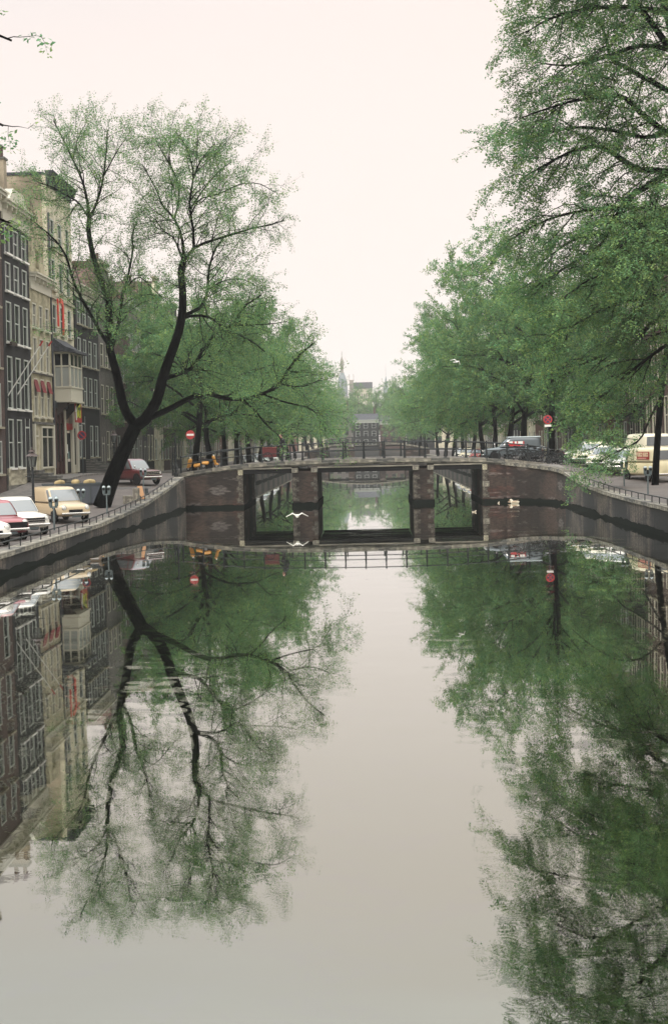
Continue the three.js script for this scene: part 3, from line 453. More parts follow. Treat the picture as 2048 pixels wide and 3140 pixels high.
avenue(1, [[14, -108, 0, 1, 1.04, 2.6], [13.2, -120, 0, 0, 1.12, .9], [13, -131, 0, 2, 1.1, 3.7], [13.2, -144, 0, 1, 1.0, 5.0], [13, -158, 0, 0, 1.05, 2.1], [13.2, -174, 1, 1, 1.0, 4.0], [13, -192, 1, 0, 1.0, 1.5], [13, -211, 1, 1, 1.04, 3.3], [13, -233, 1, 0, 1.0, .2], [13, -258, 1, 1, 1.0, 5.6], [12.8, -300, 1, 0, 1.08, 2.9], [12.8, -332, 1, 1, 1.1, 4.7], [12.5, -367, 1, 0, 1.15, 1.1], [13, -402, 1, 1, 1.2, 3.8]]);
[[-32, -455, 1, 0, 1.2, 1], [-21, -460, 1, 1, 1.2, 2], [-11, -456, 1, 0, 1.22, 3], [-3, -464, 1, 1, 1.24, 4], [4, -456, 1, 0, 1.26, 2.2], [11, -463, 1, 1, 1.32, 5], [20, -458, 1, 0, 1.25, 3], [30, -460, 1, 1, 1.3, 1.7], [7, -478, 1, 0, 1.36, .5], [-8, -480, 1, 1, 1.28, 5.1]].forEach(([x, z, f, k, s, turn], i) => { const g = protos.get('f' + k).clone(); thing('elm_tree', `hazy elm behind the houses closing the canal, ${ord[i]} of ten`, 'tree', [x, 1.7, z], turn, 'hazy trees closing the view at the far end', g); g.scale.setScalar(s); });

// ---------------------------------------------------------------- houses
const WALL = {
  dark: mapMat(brickTex([.05, .048, .058], [.09, .083, .09], [.09, .087, .088], 101), .5),
  brown: mapMat(brickTex([.22, .16, .15], [.33, .24, .21], [.3, .27, .25], 103), .5),
  red: mapMat(brickTex([.30, .17, .14], [.40, .24, .19], [.4, .35, .31], 105), .5),
  beige: mapMat(grainTex([.52, .50, .41], [.67, .645, .54], 107, 5, 9, 7), .35),
  sand: mapMat(grainTex([.50, .465, .395], [.65, .605, .525], 109, 5, 5, 7), .16),
  white: mapMat(grainTex([.66, .64, .56], [.78, .76, .67], 111, 4, 8), .35),
  grey: mapMat(brickTex([.30, .29, .28], [.42, .40, .38], [.42, .41, .39], 113), .5),
};
const winCache = new Map();
function windowGeo(w, h, bars) {
  const key = [w.toFixed(2), h.toFixed(2), bars].join(); if (winCache.has(key)) return winCache.get(key);
  const t = .08, d = .12, list = [box(-w / 2 + t / 2, h / 2, -d / 2 + .045, t, h, d), box(w / 2 - t / 2, h / 2, -d / 2 + .045, t, h, d), box(0, t / 2, -d / 2 + .045, w - 2 * t, t, d), box(0, h - t / 2, -d / 2 + .045, w - 2 * t, t, d), box(0, h * .52, -.04, w - 2 * t, .07, .05)];
  if (bars) list.push(box(0, h / 2, -.042, .05, h - 2 * t, .045));
  const a = h * .52 - .035 - t, b = h - t - h * .52 - .035, g = { frame: join(list), lo: new THREE.BoxGeometry(w - 2 * t, a, .02), hi: new THREE.BoxGeometry(w - 2 * t, b, .02), ly: t + a / 2, hy: h * .52 + .035 + b / 2, sill: new THREE.BoxGeometry(w + .22, .11, .24) };
  winCache.set(key, g); return g;
}
function addWindow(parent, x, y, w, h, o) {
  const g = windowGeo(w, h, o.bars), f = part('window', g.frame, o.frame, parent, [x, y, -.03]);
  part('pane', g.lo, o.paneLo || o.pane, f, [0, g.ly, -.06]); part('pane', g.hi, o.pane, f, [0, g.hy, -.05]);
  if (o.sill) part('sill', g.sill, o.sill, f, [0, -.05, .1]);
  return f;
}
function doorPart(parent, x, w, h, mat, frame, y = 0) {
  const d = part('door', box(0, h / 2, 0, w - .2, h, .08), mat, parent, [x, y, -.12]);
  part('door_frame', join([box(-w / 2 + .05, h / 2 + .3, .06, .1, h + .6, .14), box(w / 2 - .05, h / 2 + .3, .06, .1, h + .6, .14), box(0, h + .05, .06, w - .2, .1, .14)]), frame, d);
  part('fanlight', box(0, h + .34, .01, w - .2, .46, .03), M.glass, d); part('handle', box(w * .3, 1.05, .07, .04, .12, .06), M.steel, d); return d;
}
function house(o) {
  const W = Math.abs(o.zn - o.zf), zc = (o.zn + o.zf) / 2, b = o.base, E = o.eave - b, D = o.depth || 11, R = rng(o.seed || 1), t = thing('canal_house', o.label, 'house', o.pos || [o.side * FX, b, zc], o.turn ?? (o.side < 0 ? Math.PI / 2 : -Math.PI / 2), o.group);
  t.rotation.order = 'YXZ'; t.rotation.x = o.lean ?? .012;
  const s = new THREE.Shape(), h2 = W / 2; s.moveTo(-h2, -.5); s.lineTo(h2, -.5); s.lineTo(h2, E);
  const gh = o.gableH || 4; let top = E;
  if (o.gable === 'neck') { const n = W * .2; s.lineTo(h2 - .3, E + .35); s.quadraticCurveTo(n + .5, E + .5, n + .05, E + gh * .42); s.lineTo(n, E + gh * .85); s.lineTo(0, E + gh); s.lineTo(-n, E + gh * .85); s.lineTo(-n - .05, E + gh * .42); s.quadraticCurveTo(-n - .5, E + .5, -h2 + .3, E + .35); top = E + gh; }
  else if (o.gable === 'bell') { s.quadraticCurveTo(h2 * .95, E + gh * .5, W * .22, E + gh * .55); s.quadraticCurveTo(W * .2, E + gh, 0, E + gh); s.quadraticCurveTo(-W * .2, E + gh, -W * .22, E + gh * .55); s.quadraticCurveTo(-h2 * .95, E + gh * .5, -h2, E); }
  else if (o.gable === 'spout') { s.lineTo(W * .1, E + gh); s.lineTo(-W * .1, E + gh); }
  s.lineTo(-h2, E); s.closePath();
  const wins = [], fl = o.floors || [], bays = o.bays || 3;
  fl.forEach(([y0, y1, opt = {}], fi) => { const n = opt.bays || bays, ww = opt.w || o.winW || 1.15; for (let k = 0; k < n; k++) { if (opt.skip && opt.skip.includes(k)) continue; const x = ((k + .5) / n - .5) * W * (o.spread || .93) * (opt.flip || 1); wins.push([x, y0 - b, ww, y1 - y0, fi]); } });
  if (o.attic) wins.push([0, E + o.attic[0], o.attic[2], o.attic[1] - o.attic[0], 99]);
  for (const [x, y, w, h] of wins) { const q = new THREE.Path(); q.moveTo(x - w / 2, y); q.lineTo(x - w / 2, y + h); q.lineTo(x + w / 2, y + h); q.lineTo(x + w / 2, y); q.closePath(); s.holes.push(q); }
  const fg = new THREE.ExtrudeGeometry(s, { depth: .3, bevelEnabled: false, curveSegments: 8 }); fg.translate(0, 0, -.3);
  const f = part('facade', boxUV(fg), WALL[o.wall], t);
  for (const [x, y, w, h, fi] of wins) addWindow(t, x, y, w, h, { frame: o.frame || M.frame, pane: o.pane || M.glass, paneLo: o.paneLo, bars: o.bars, sill: o.sill === null ? null : (o.sill || M.paleStone) });
  part('side_walls', boxUV(box(0, E / 2 - .25, -.31 - D / 2, W - .02, E + .5, D)), WALL[o.sideWall || o.wall], t);
  // roof
  const rg = new THREE.Shape(), rh = o.roofH || 3.4; let roof;
  if (o.gable && o.gable !== 'cornice') { rg.moveTo(-h2, 0); rg.lineTo(h2, 0); rg.lineTo(0, Math.min(rh, gh * .92)); rg.closePath(); const g = new THREE.ExtrudeGeometry(rg, { depth: D, bevelEnabled: false }); g.translate(0, E + .02, -D - .32); roof = part('roof', boxUV(g), o.roof || M.tile, t); }
  else if (o.flat) { roof = part('roof', boxUV(box(0, E + .1, -D / 2 - .3, W + .1, .2, D + .3)), M.slate, t); }
  else { rg.moveTo(-.3, 0); rg.lineTo(-D * .32, rh); rg.lineTo(-D * .7, rh); rg.lineTo(-D, 0); rg.closePath(); const g = new THREE.ExtrudeGeometry(rg, { depth: W - .1, bevelEnabled: false }); g.rotateY(-Math.PI / 2); g.translate(W / 2 - .05, E + .03, 0); g.scale(1, 1, 1); const p = g.attributes.position; for (let i = 0; i < p.count; i++) { const x = p.getX(i), z = p.getZ(i); } roof = part('roof', boxUV(g), o.roof || M.tile, t); }
  for (const [cx, cz, ch] of o.chimneys || [[h2 * .7, -4, 2.2]]) { const c = part('chimney', boxUV(box(0, ch / 2, 0, .7, ch, 1.1)), WALL[o.chimneyWall || 'brown'], roof, [cx, E + (o.chimneyY ?? 1.6), cz]); part('chimney_cap', box(0, ch + .06, 0, .86, .12, 1.26), M.copingDark, c); for (const q of [-.28, .28]) part('chimney_pot', CYL6, M.tile, c, [0, ch + .38, q], null, [.13, .55, .13]); }
  // cornice with brackets
  if (!o.gable || o.gable === 'cornice') {
    const cm = o.cornice || M.frame, fh = o.frieze || .7, c = part('cornice', join([box(0, E - fh / 2 + .02, .05, W, fh, .1), box(0, E + .1, .2, W + .06, .18, .46), box(0, E + .24, .25, W + .12, .1, .58)]), cm, t);
    const nb = Math.round(W / 1.1); for (let k = 0; k <= nb; k++) part('bracket', UNIT, cm, c, [lerp(-h2 + .14, h2 - .14, k / nb), E - .12, .24], null, [.14, .26, .28]);
  } else if (o.trim !== null) { part('gable_cap', join([box(0, E + gh + .04, -.12, W * .46, .16, .5), ...(o.gable === 'neck' ? [box(0, E + gh * .86, -.02, W * .42, .12, .36)] : [])]), o.cornice || M.paleStone, t); }
  for (const y of o.bands || []) part('string_course', box(0, y - b, .06, W, .16, .14), o.bandMat || M.paleStone, t);
  if (o.plinth) part('plinth', box(0, .3, .04, W - .01, .9, .1), M.copingDark, t);
  if (o.door) doorPart(t, o.door[0], o.door[1], o.door[2], o.doorMat || M.woodDark, o.frame || M.frame, o.door[3] || 0);
  return t;
}
function stoop(parent, x, w, steps, h, mat) { const list = []; for (let k = 0; k < steps; k++) part('step', STONE, mat, parent, [x, h * (k + .5) / steps, .3 + (steps - k) * .28 / 1], null, [w, h / steps + .01, (steps - k) * .56]); }
// near left row
const lm = z => gl(z) + .12;
house({ side: -1, zn: -73.6, zf: -81.2, base: lm(-78), eave: 18.6, wall: 'brown', floors: [[15.1, 16.9], [12.3, 14.2], [8.8, 11.4], [5.4, 7.9], [2.7, 4.6]], frieze: .8, cornice: M.frameCream, label: 'brown brick house at the left edge with a cream chimney', chimneys: [[3.2, -2.0, 4.2]], chimneyWall: 'sand', chimneyY: .6, seed: 2 });
{
  const h = house({ side: -1, zn: -81.3, zf: -87.8, base: lm(-84), eave: 18.3, wall: 'dark', winW: 1.2, floors: [[15.6, 17.2], [13.4, 15.1], [10.4, 12.8], [6.5, 9.6], [3.0, 5.9, { skip: [2] }]], frieze: .95, cornice: M.frameCream, sill: M.white, label: 'almost black brick house with white window frames and two flagpoles', door: [2.0, 1.2, 2.6, .9], doorMat: M.woodDark, chimneys: [[1.7, -1.5, 3.0]], chimneyWall: 'sand', chimneyY: .5, roof: M.slate, roofH: 3, seed: 3, plinth: true });
  part('pediment', (() => { const s = new THREE.Shape(); s.moveTo(-2.3, 0); s.lineTo(2.3, 0); s.lineTo(1.2, .9); s.lineTo(-1.2, .9); s.closePath(); const g = new THREE.ExtrudeGeometry(s, { depth: .5, bevelEnabled: false }); return g; })(), M.frameCream, h, [0, 18.3 - lm(-84) + .32, -.25]);
  stoop(h, 2.0, 1.5, 5, .9, M.copingDark); part('stone_dado', box(-1, .6, .05, 4.3, 1.0, .12), M.paleStone, h);
  const fb = part('flower_box', box(-2, 10.3 - lm(-84), .22, 1.3, .2, .22), M.woodDark, h); part('flowers', spray(60, .16, .28, 77), std([.09, .15, .04], .9, { side: THREE.DoubleSide }), fb, [-2, 10.46 - lm(-84), .22], null, [1.9, .5, .4]);
}
for (const [z, y] of [[-81.9, 7.2], [-84.2, 7.35]]) { const f = thing('flagpole', z > -83 ? 'white flagpole with red tip at the left edge of the picture' : 'white slanting flagpole with red tip before the black house', 'flagpole', [-FX + .05, y, z], Math.PI / 2); part('pole', rod([0, 0, 0], [0, 2.9, 2.0], .035, .028), M.white, f); part('tip', rod([0, 2.9, 2.0], [0, 3.2, 2.2], .05, .05), M.red, f); part('bracket', box(0, .05, -.02, .1, .26, .12), M.iron, f); shade(f); }
{
  const b = lm(-90.7), h = house({ side: -1, zn: -87.9, zf: -93.6, base: b, eave: 14.9, wall: 'beige', winW: 1.02, frame: M.frameCream, pane: M.glassPale, sill: M.frameCream, floors: [[11.8, 13.35], [9.05, 11.2], [6.15, 8.6]], frieze: .75, cornice: M.frameCream, bars: true, label: 'narrow cream painted house with red blinds on one floor', seed: 4, chimneys: [[-1.9, -6, 1.5]], roofH: 3.2, bands: [5.75, 8.95], bandMat: M.copingDark, door: [-1.7, 1.1, 2.5, .1] });
  part('gable_top', (() => { const s = new THREE.Shape(); s.moveTo(-2.6, 0); s.lineTo(2.6, 0); s.quadraticCurveTo(1.5, .4, 1.35, 2.4); s.lineTo(-1.35, 2.4); s.quadraticCurveTo(-1.5, .4, -2.6, 0); const q = new THREE.Path(); q.moveTo(-.45, .5); q.lineTo(-.45, 1.7); q.lineTo(.45, 1.7); q.lineTo(.45, .5); q.closePath(); s.holes.push(q); const g = new THREE.ExtrudeGeometry(s, { depth: .35, bevelEnabled: false }); return boxUV(g); })(), WALL.beige, h, [0, 14.9 - b + .3, -.5]);
  addWindow(h, 0, 14.9 - b + .8, .9, 1.2, { frame: M.frameCream, pane: M.glass }).position.z = -.4;
  for (let k = 0; k < 3; k++) { const x = ((k + .5) / 3 - .5) * 5.7 * .93, a = part('red_blind', box(0, 0, 0, 1.0, .7, .04), std([.16, .022, .026], .85), h, [x, 8.2 - b, .06], [-.25, 0, 0]); part('blind_valance', box(0, -.42, .01, 1.0, .14, .03), std([.2, .03, .03], .85), a); }
  part('shop_window', box(.9, 1.9, .02, 3.2, 2.5, .06), M.glass, h); part('shop_frame', join([box(-.75, 1.9, .06, .14, 2.8, .14), box(2.56, 1.9, .06, .14, 2.8, .14), box(.9, 3.24, .06, 3.2, .12, .14), box(.9, .6, .06, 3.2, .12, .14), box(.9, 1.9, .06, .08, 2.6, .12), box(.9, 2.6, .06, 3.1, .07, .12)]), M.frameCream, h);
  for (const x of [-2.7, 2.72]) part('pilaster', box(x, 1.7, .07, .3, 3.4, .16), M.frameCream, h);
}
{
  const b = lm(-98), h = house({ side: -1, zn: -93.7, zf: -101.4, base: b, eave: 22.3, wall: 'white', sideWall: 'sand', winW: 1.05, frame: M.frame, floors: [[17.6, 19.6], [14.8, 16.9], [11.9, 13.9, {}]], label: 'tall white house with a blank sand coloured side wall and bay window', flat: true, frieze: .6, cornice: M.slate, seed: 6, chimneys: [[2.4, -5, 1.6], [-2.8, -9, 1.4]], lean: .004, bands: [14.3] });
  part('downpipe', CYL6, M.slate, h, [-3.75, 9, .1], null, [.07, 17, .07]);
  // bay window
  const bay = new THREE.Group(); bay.name = 'bay_window'; h.add(bay); bay.position.set(-1.2, 7.3 - b, 0);
  const bw = 3.9, bd = 1.15; part('bay_panel', join([box(0, .45, bd / 2, bw, .9, bd), box(0, -.02, bd / 2 + .05, bw + .2, .12, bd + .1), box(0, .94, bd / 2 + .03, bw + .12, .1, bd + .06)]), M.frameCream, bay);
  const posts = []; for (const x of [-bw / 2 + .06, -bw / 6, bw / 6, bw / 2 - .06]) posts.push(box(x, 2.1, bd - .05, .12, 2.3, .12)); for (const s of [-1, 1]) { posts.push(box(s * (bw / 2 - .05), 2.1, .55, .1, 2.3, .1), box(s * (bw / 2 - .05), 2.1, .06, .1, 2.3, .1), box(s * (bw / 2 - .05), 2.35, bd / 2, .09, .1, bd)); } posts.push(box(0, 2.35, bd - .05, bw, .1, .1), box(0, 3.25, bd / 2, bw, .14, bd));
  part('bay_frame', join(posts), M.frameCream, bay);
  for (let k = 0; k < 3; k++) { const x = (k - 1) * bw / 3; part('pane', box(x, 1.62, bd - .06, bw / 3 - .14, 1.3, .02), M.curtain, bay); part('pane', box(x, 2.78, bd - .06, bw / 3 - .14, .78, .02), M.glass, bay); }
  for (const s of [-1, 1]) for (const [z0, w] of [[.3, .42], [.82, .5]]) { part('pane', box(s * (bw / 2 - .06), 1.62, z0, .02, 1.3, w - .05), M.curtain, bay); part('pane', box(s * (bw / 2 - .06), 2.78, z0, .02, .78, w - .05), M.glass, bay); }
  part('bay_roof', (() => { const s = new THREE.Shape(); s.moveTo(0, 0); s.lineTo(1.55, -.1); s.lineTo(1.55, .06); s.lineTo(.9, .3); s.lineTo(0, .95); s.closePath(); const g = new THREE.ExtrudeGeometry(s, { depth: bw + .7, bevelEnabled: false }); g.rotateY(-Math.PI / 2); g.translate((bw + .7) / 2, 3.35, 0); return boxUV(g); })(), M.slate, bay);
  part('bay_bracket', join([-1, 1].map(s => { const q = new THREE.Shape(); q.moveTo(0, 0); q.lineTo(1.0, 0); q.lineTo(0, -1.1); q.closePath(); const g = new THREE.ExtrudeGeometry(q, { depth: .14, bevelEnabled: false }); g.rotateY(-Math.PI / 2); g.translate(s * 1.7 + .07, -.1, 0); return g; })), M.woodDark, bay);
  // shop front under the bay
  const shop = new THREE.Group(); shop.name = 'shop_front'; h.add(shop);
  part('panelling', box(-2.3, 2.3, .05, 2.9, 4.4, .1), std([.045, .018, .016], .5), shop);
  for (const x of [-3.6, -2.45, -1.35]) part('pilaster', box(x, 2.2, .14, .24, 4.3, .12), std([.055, .02, .018], .5), shop);
  part('shop_glass', box(-3.0, 2.2, .12, .8, 2.6, .03), M.glass, shop); part('shop_glass', box(-1.9, 2.2, .12, .8, 2.6, .03), M.glass, shop);
  part('cream_pier', box(-.7, 2.2, .1, .5, 4.3, .2), M.frameCream, shop); part('cream_pier', box(1.75, 2.2, .1, .6, 4.3, .2), M.frameCream, shop); part('cream_pier', box(3.4, 2.2, .1, .6, 4.3, .2), M.frameCream, shop);
  const dr = part('door', box(.5, 1.55, .05, 1.5, 3.0, .08), M.black, shop);
  part('notice', box(.1, 1.75, .1, .32, .62, .01), M.white, dr); part('notice', box(.5, 1.3, .1, .3, .5, .01), std([.2, .3, .28], .6), dr); part('notice', box(.55, .95, .1, .8, .2, .01), std([.55, .5, .45], .6), dr);
  part('red_lintel', box(.55, 3.3, .16, 1.9, .45, .12), M.red, shop); part('small_sign', box(.35, 2.93, .14, .8, .16, .03), std([.7, .6, .5], .5), shop);
  part('shop_glass', box(2.6, 1.9, .06, 1.0, 2.6, .03), M.glass, shop); part('fascia', box(0, 4.75, .1, 7.5, .5, .14), std([.03, .035, .04], .5), shop);
}
// the lit-up looking red frame sign and the shop poster board hang on the white house
{ const s = thing('hanging_sign', 'red hook shaped sign hanging high on the white house', 'sign', [-FX + .45, 12.6, -94.9], Math.PI / 2); s.scale.setScalar(.62); const rm = std([.62, .05, .035], .5);
  part('upright', box(-1.1, 1.0, .1, .34, 3.0, .14), rm, s); part('hook', (() => { const q = new THREE.Shape(); q.moveTo(.2, 2.7); q.lineTo(1.2, 2.5); q.quadraticCurveTo(1.75, 2.3, 1.75, 1.4); q.lineTo(1.75, -1.3); q.lineTo(1.3, -1.3); q.lineTo(1.3, 1.2); q.quadraticCurveTo(1.3, 1.9, .9, 2.05); q.lineTo(.2, 2.2); q.closePath(); return new THREE.ExtrudeGeometry(q, { depth: .16, bevelEnabled: false }); })(), rm, s); part('bracket', join([rod([0, 2.8, -.6], [0, 2.8, .3], .03), rod([-1.1, 2.6, .1], [1.6, 2.6, .1], .025)]), M.iron, s); shade(s); }
{ const s = thing('poster_board', 'red framed shop board with a green picture above the dark door', 'sign', [-FX + .75, gl(-98) + 3.75, -98.6], Math.PI / 2);
  part('board', box(0, .75, 0, 1.9, 1.6, .1), M.red, s); part('picture', box(-.1, .82, .06, 1.4, 1.1, .02), new THREE.MeshStandardMaterial({ map: tex(128, 96, (u, v) => { const n = fbm(u, v, 5, 5, 4, 7), k = fbm(u, v, 7, 4, 3, 17); return n > .52 ? [.75, .78, .25] : k > .55 ? [.08, .16, .1] : [.18 + .2 * n, .34, .16]; }), roughness: .5 }), s); part('arrow', (() => { const q = new THREE.Shape(); q.moveTo(-.1, 0); q.lineTo(.1, 0); q.lineTo(.1, .6); q.lineTo(.25, .6); q.lineTo(0, 1.0); q.lineTo(-.25, .6); q.lineTo(-.1, .6); q.closePath(); return new THREE.ExtrudeGeometry(q, { depth: .05, bevelEnabled: false }); })(), M.white, s, [-1.25, .1, .1], [0, 0, .1]); part('arm', rod([0, 1.5, -.75], [0, 1.5, 0], .03), M.iron, s); shade(s); }
{
  const b = lm(-106), h = house({ side: -1, zn: -101.5, zf: -110.2, base: b, eave: 15.7, wall: 'dark', winW: 1.15, floors: [[13.2, 14.9, { bays: 4 }], [10.2, 12.2, { bays: 4 }], [7.2, 9.4, { bays: 4 }], [3.4, 5.8, { bays: 4, skip: [1] }]], frieze: .6, label: 'dark brick house behind the leaning elm with a grey stone stoop', seed: 8, cornice: M.frameCream, chimneys: [[-1, -4, 3.0], [2.5, -3, 2.6]], roof: M.tile, roofH: 4.2, door: [-2.1, 1.3, 2.6, 1.1] });
  stoop(h, -2.1, 1.7, 6, 1.1, M.copingDark);
}
const WSET = ['brown', 'dark', 'grey', 'red', 'beige', 'dark', 'brown', 'white'], GSET = ['cornice', 'neck', 'cornice', 'bell', 'cornice', 'spout', 'neck', 'cornice'];
const NOTE = { left: [['fifth', 'plain brick house with tall white window strips, just past the dark house'], ['', '']] };
function row(side, z0, z1, seed, gfun) {
  const R = rng(seed); let z = z0, i = 0; const nm = side < 0 ? 'left' : 'right';
  while (z > z1) {
    const w = 5.6 + 2.4 * R(), e = 12.5 + 4.5 * R(), b = gfun(z - w / 2) + .12, k = Math.floor(R() * 8), gb = GSET[(k + i) % 8], wall = WSET[(k * 3 + i) % 8], fl = [], n = e > 15 ? 4 : 3, st = (e - 1.2) / (n + .35);
    for (let f = 0; f < n; f++) { const y = b + .9 + (f ? st * f + .2 : .25), hh = f === n - 1 ? st * .5 : st * .62; fl.push([y, y + hh, f ? {} : { skip: [i % 3] }]); }
    house({ side, zn: z, zf: z - w, base: b, eave: b + e, wall, gable: gb, gableH: 3.2, floors: fl, winW: Math.min(1.2, w / 5), seed: seed + i, frieze: .6, attic: gb === 'cornice' ? null : [.5, 1.7, .9], door: [(((i % 3) + .5) / 3 - .5) * w * .93, 1.15, 2.4], roofH: 3.4, frame: i % 3 ? M.frame : M.frameCream, chimneys: [[(R() - .5) * w * .6, -3 - 3 * R(), 2]], label: `${wall === 'grey' ? 'grey brick' : wall === 'white' || wall === 'beige' ? wall + ' plastered' : wall + ' brick'} ${gb === 'cornice' ? 'flat corniced' : gb + ' gabled'} house, ${ord[i]} ${side < 0 ? 'behind the left trees past the dark house' : 'in the row behind the right trees'}` });
    z -= w + .05; i++;
  }
}
row(-1, -110.3, -330, 301, gl);
{ const b = gr(-92) + .12; house({ side: 1, zn: -88, zf: -97.4, base: b, eave: 17.4, wall: 'white', floors: [[14.2, 16.2, { bays: 4 }], [11, 13.4, { bays: 4 }], [7.2, 10, { bays: 4 }], [3.4, 6.2, { bays: 4 }]], frieze: .8, label: 'pale house with bright white window strips at the right edge', seed: 9, roof: M.slate, roofH: 4, frame: M.white });
  house({ side: 1, zn: -97.5, zf: -106.5, base: b, eave: 18.2, wall: 'brown', floors: [[15, 17, { bays: 4 }], [11.8, 14.2, { bays: 4 }], [8, 10.8, { bays: 4 }], [4, 6.8, { bays: 4 }]], frieze: .6, label: 'tall brown house with a dark steep roof beyond the cream van', seed: 10, roof: M.slate, roofH: 4.4, frame: M.frameCream, chimneys: [[2, -3, 3]] }); }
row(1, -106.6, -330, 401, gr);
// houses that close the view, and the domed church behind them
{ const far = [[-34, 8, 12, 'brown', 'neck'], [-25.5, 8, 13, 'red', 'cornice'], [-17, 8, 12.5, 'white', 'bell'], [-8.6, 8, 11, 'grey', 'neck'], [-.2, 8, 9, 'dark', 'cornice'], [8.2, 8, 8.4, 'brown', 'cornice'], [16.6, 8, 11, 'dark', 'cornice'], [25, 8, 12, 'white', 'neck'], [33.5, 8, 13, 'brown', 'cornice']];
  const wh = ['leftmost', 'second from the left', 'third from the left', 'fourth from the left', 'middle dark front', 'next right of the middle', 'third from the right', 'second from the right', 'rightmost'];
  far.forEach(([x, w, e, wall, gb], i) => { const fl = []; for (let f = 0; f < 3; f++) fl.push([2.0 + 1.3 + f * e * .29, 2.0 + 1.3 + f * e * .29 + e * .19, {}]); house({ zn: 0, zf: w, base: 1.8, eave: 1.8 + e, pos: [x, 1.8, -434], turn: 0, wall, gable: gb, gableH: 3.4, floors: fl, winW: 1.3, lean: .004, frieze: .7, roof: M.slate, roofH: 2.2, frame: i === 4 ? M.frame : M.quoin, sill: null, label: `hazy ${wall} house at the canal's far end, ${wh[i]}`, seed: 60 + i, group: 'houses at the far end' }); }); }
{
  const c = thing('domed_church', 'hazy slender church tower with a lantern dome above the far trees', 'church', [-13.4 * 1.45, 1.5, -1190]); c.scale.set(.5, 1.34, .5); const st = mapMat(grainTex([.42, .38, .33], [.54, .5, .44], 201), .1), cu = std([.14, .17, .19], .7), lathe = (pts, seg = 8) => new THREE.LatheGeometry(pts.map(p => new THREE.Vector2(...p)), seg);
  part('drum', lathe([[0, 0], [9.6, 0], [9.6, 30], [10.2, 30.4], [10.2, 31.4], [9, 31.6], [0, 31.6]]), st, c);
  part('dome', lathe([[9.0, 31.5], [8.9, 35], [8.2, 39], [6.4, 43], [3.8, 45.6], [3.4, 46.2], [0, 46.4]], 16), cu, c);
  part('lantern', lathe([[3.4, 46], [3.2, 46.5], [2.5, 46.8], [2.5, 51], [3.3, 51.4], [3.2, 52.2], [2.6, 54], [1.2, 55.6], [.5, 56.4], [.4, 59], [0, 60.5]]), st, c);
  for (let k = 0; k < 8; k++) { const a = k * Math.PI / 4 + .39; part('drum_window', box(Math.sin(a) * 8.95, 24, Math.cos(a) * 8.95, 2, 6, .3), M.glass, c, null, null); }
  part('nave', boxUV(box(2, 11, -12, 24, 22, 30)), st, c); part('nave_roof', (() => { const s = new THREE.Shape(); s.moveTo(-13, 0); s.lineTo(13, 0); s.lineTo(0, 9); s.closePath(); const g = new THREE.ExtrudeGeometry(s, { depth: 30, bevelEnabled: false }); g.translate(2, 22, -27); return boxUV(g); })(), M.slate, c);
  part('stair_turret', lathe([[0, 0], [5, 0], [5, 38], [5.6, 38.3], [5.6, 39.6], [4.6, 39.8], [4.6, 41.5], [0, 41.6]], 4), st, c, [15.5, 0, 4], [0, Math.PI / 4, 0]);
  for (const [x, z] of [[11.9, .5], [19.1, .5], [11.9, 7.5], [19.1, 7.5]]) part('pinnacle', box(x, 43, z, .7, 4.4, .7), st, c); shade(c);
  const sp = thing('church_tower', 'pale hazy pointed tower at the right of the far trees', 'tower', [17.2, 1.5, -1180]); sp.scale.set(.42, 1.2, .42); part('shaft', box(0, 18, 0, 8, 36, 8), st, sp); part('spire', G(new THREE.ConeGeometry(6.4, 13, 8), [0, 42.5, 0]), cu, sp); part('finial', rod([0, 49, 0], [0, 57, 0], .35, .1), cu, sp); part('clock_stage', box(0, 34.5, 0, 8.6, 2.4, 8.6), st, sp); shade(sp);
  const blk = thing('apartment_block', 'long hazy grey roofed building right of the church dome', 'building', [-1.5, 1.5, -900]); blk.scale.set(.34, 1.42, 1); part('wall', boxUV(box(0, 13, 0, 34, 26, 14)), WALL.white, blk); part('roof', boxUV(box(0, 27.4, 0, 35, 2.8, 15)), M.slate, blk); for (let f = 0; f < 5; f++) for (let k = 0; k < 8; k++) part('window', UNIT, M.glass, blk, [-14.5 + k * 4.1, 5 + f * 4.4, 7.0], null, [1.6, 2.4, .1]); shade(blk);
}
scene.traverse(m => { if (m.isMesh) m.castShadow = m.receiveShadow = true; });
// ---------------------------------------------------------------- vehicles
function ringMesh(rings, closeEnds) {     // rings of equal length -> smooth skin
  const n = rings[0].length, P = [], I = []; rings.forEach(r => r.forEach(p => P.push(...p)));
  for (let i = 0; i + 1 < rings.length; i++) for (let k = 0; k < n; k++) { const a = i * n + k, b = i * n + (k + 1) % n, c = a + n, d = b + n; I.push(a, c, b, b, c, d); }
  if (closeEnds) for (const i of [0, rings.length - 1]) { const c = rings[i].reduce((s, p) => [s[0] + p[0] / n, s[1] + p[1] / n, s[2] + p[2] / n], [0, 0, 0]), q = P.length / 3; P.push(...c); for (let k = 0; k < n; k++) i ? I.push(i * n + k, q, i * n + (k + 1) % n) : I.push(i * n + (k + 1) % n, q, i * n + k); }
  const g = new THREE.BufferGeometry(); g.setAttribute('position', new THREE.Float32BufferAttribute(P, 3)); g.setIndex(I); g.computeVertexNormals(); return g;
}
const sp = (v, e) => Math.sign(v) * Math.pow(Math.abs(v), e);
const TYRE = G(new THREE.TorusGeometry(.235, .075, 8, 18)), HUB = G(CYL, [0, 0, 0], [Math.PI / 2, 0, 0], [.17, .07, .17]), ARCH = G(CYL, [0, 0, 0], [Math.PI / 2, 0, 0], [.37, .02, .37]);
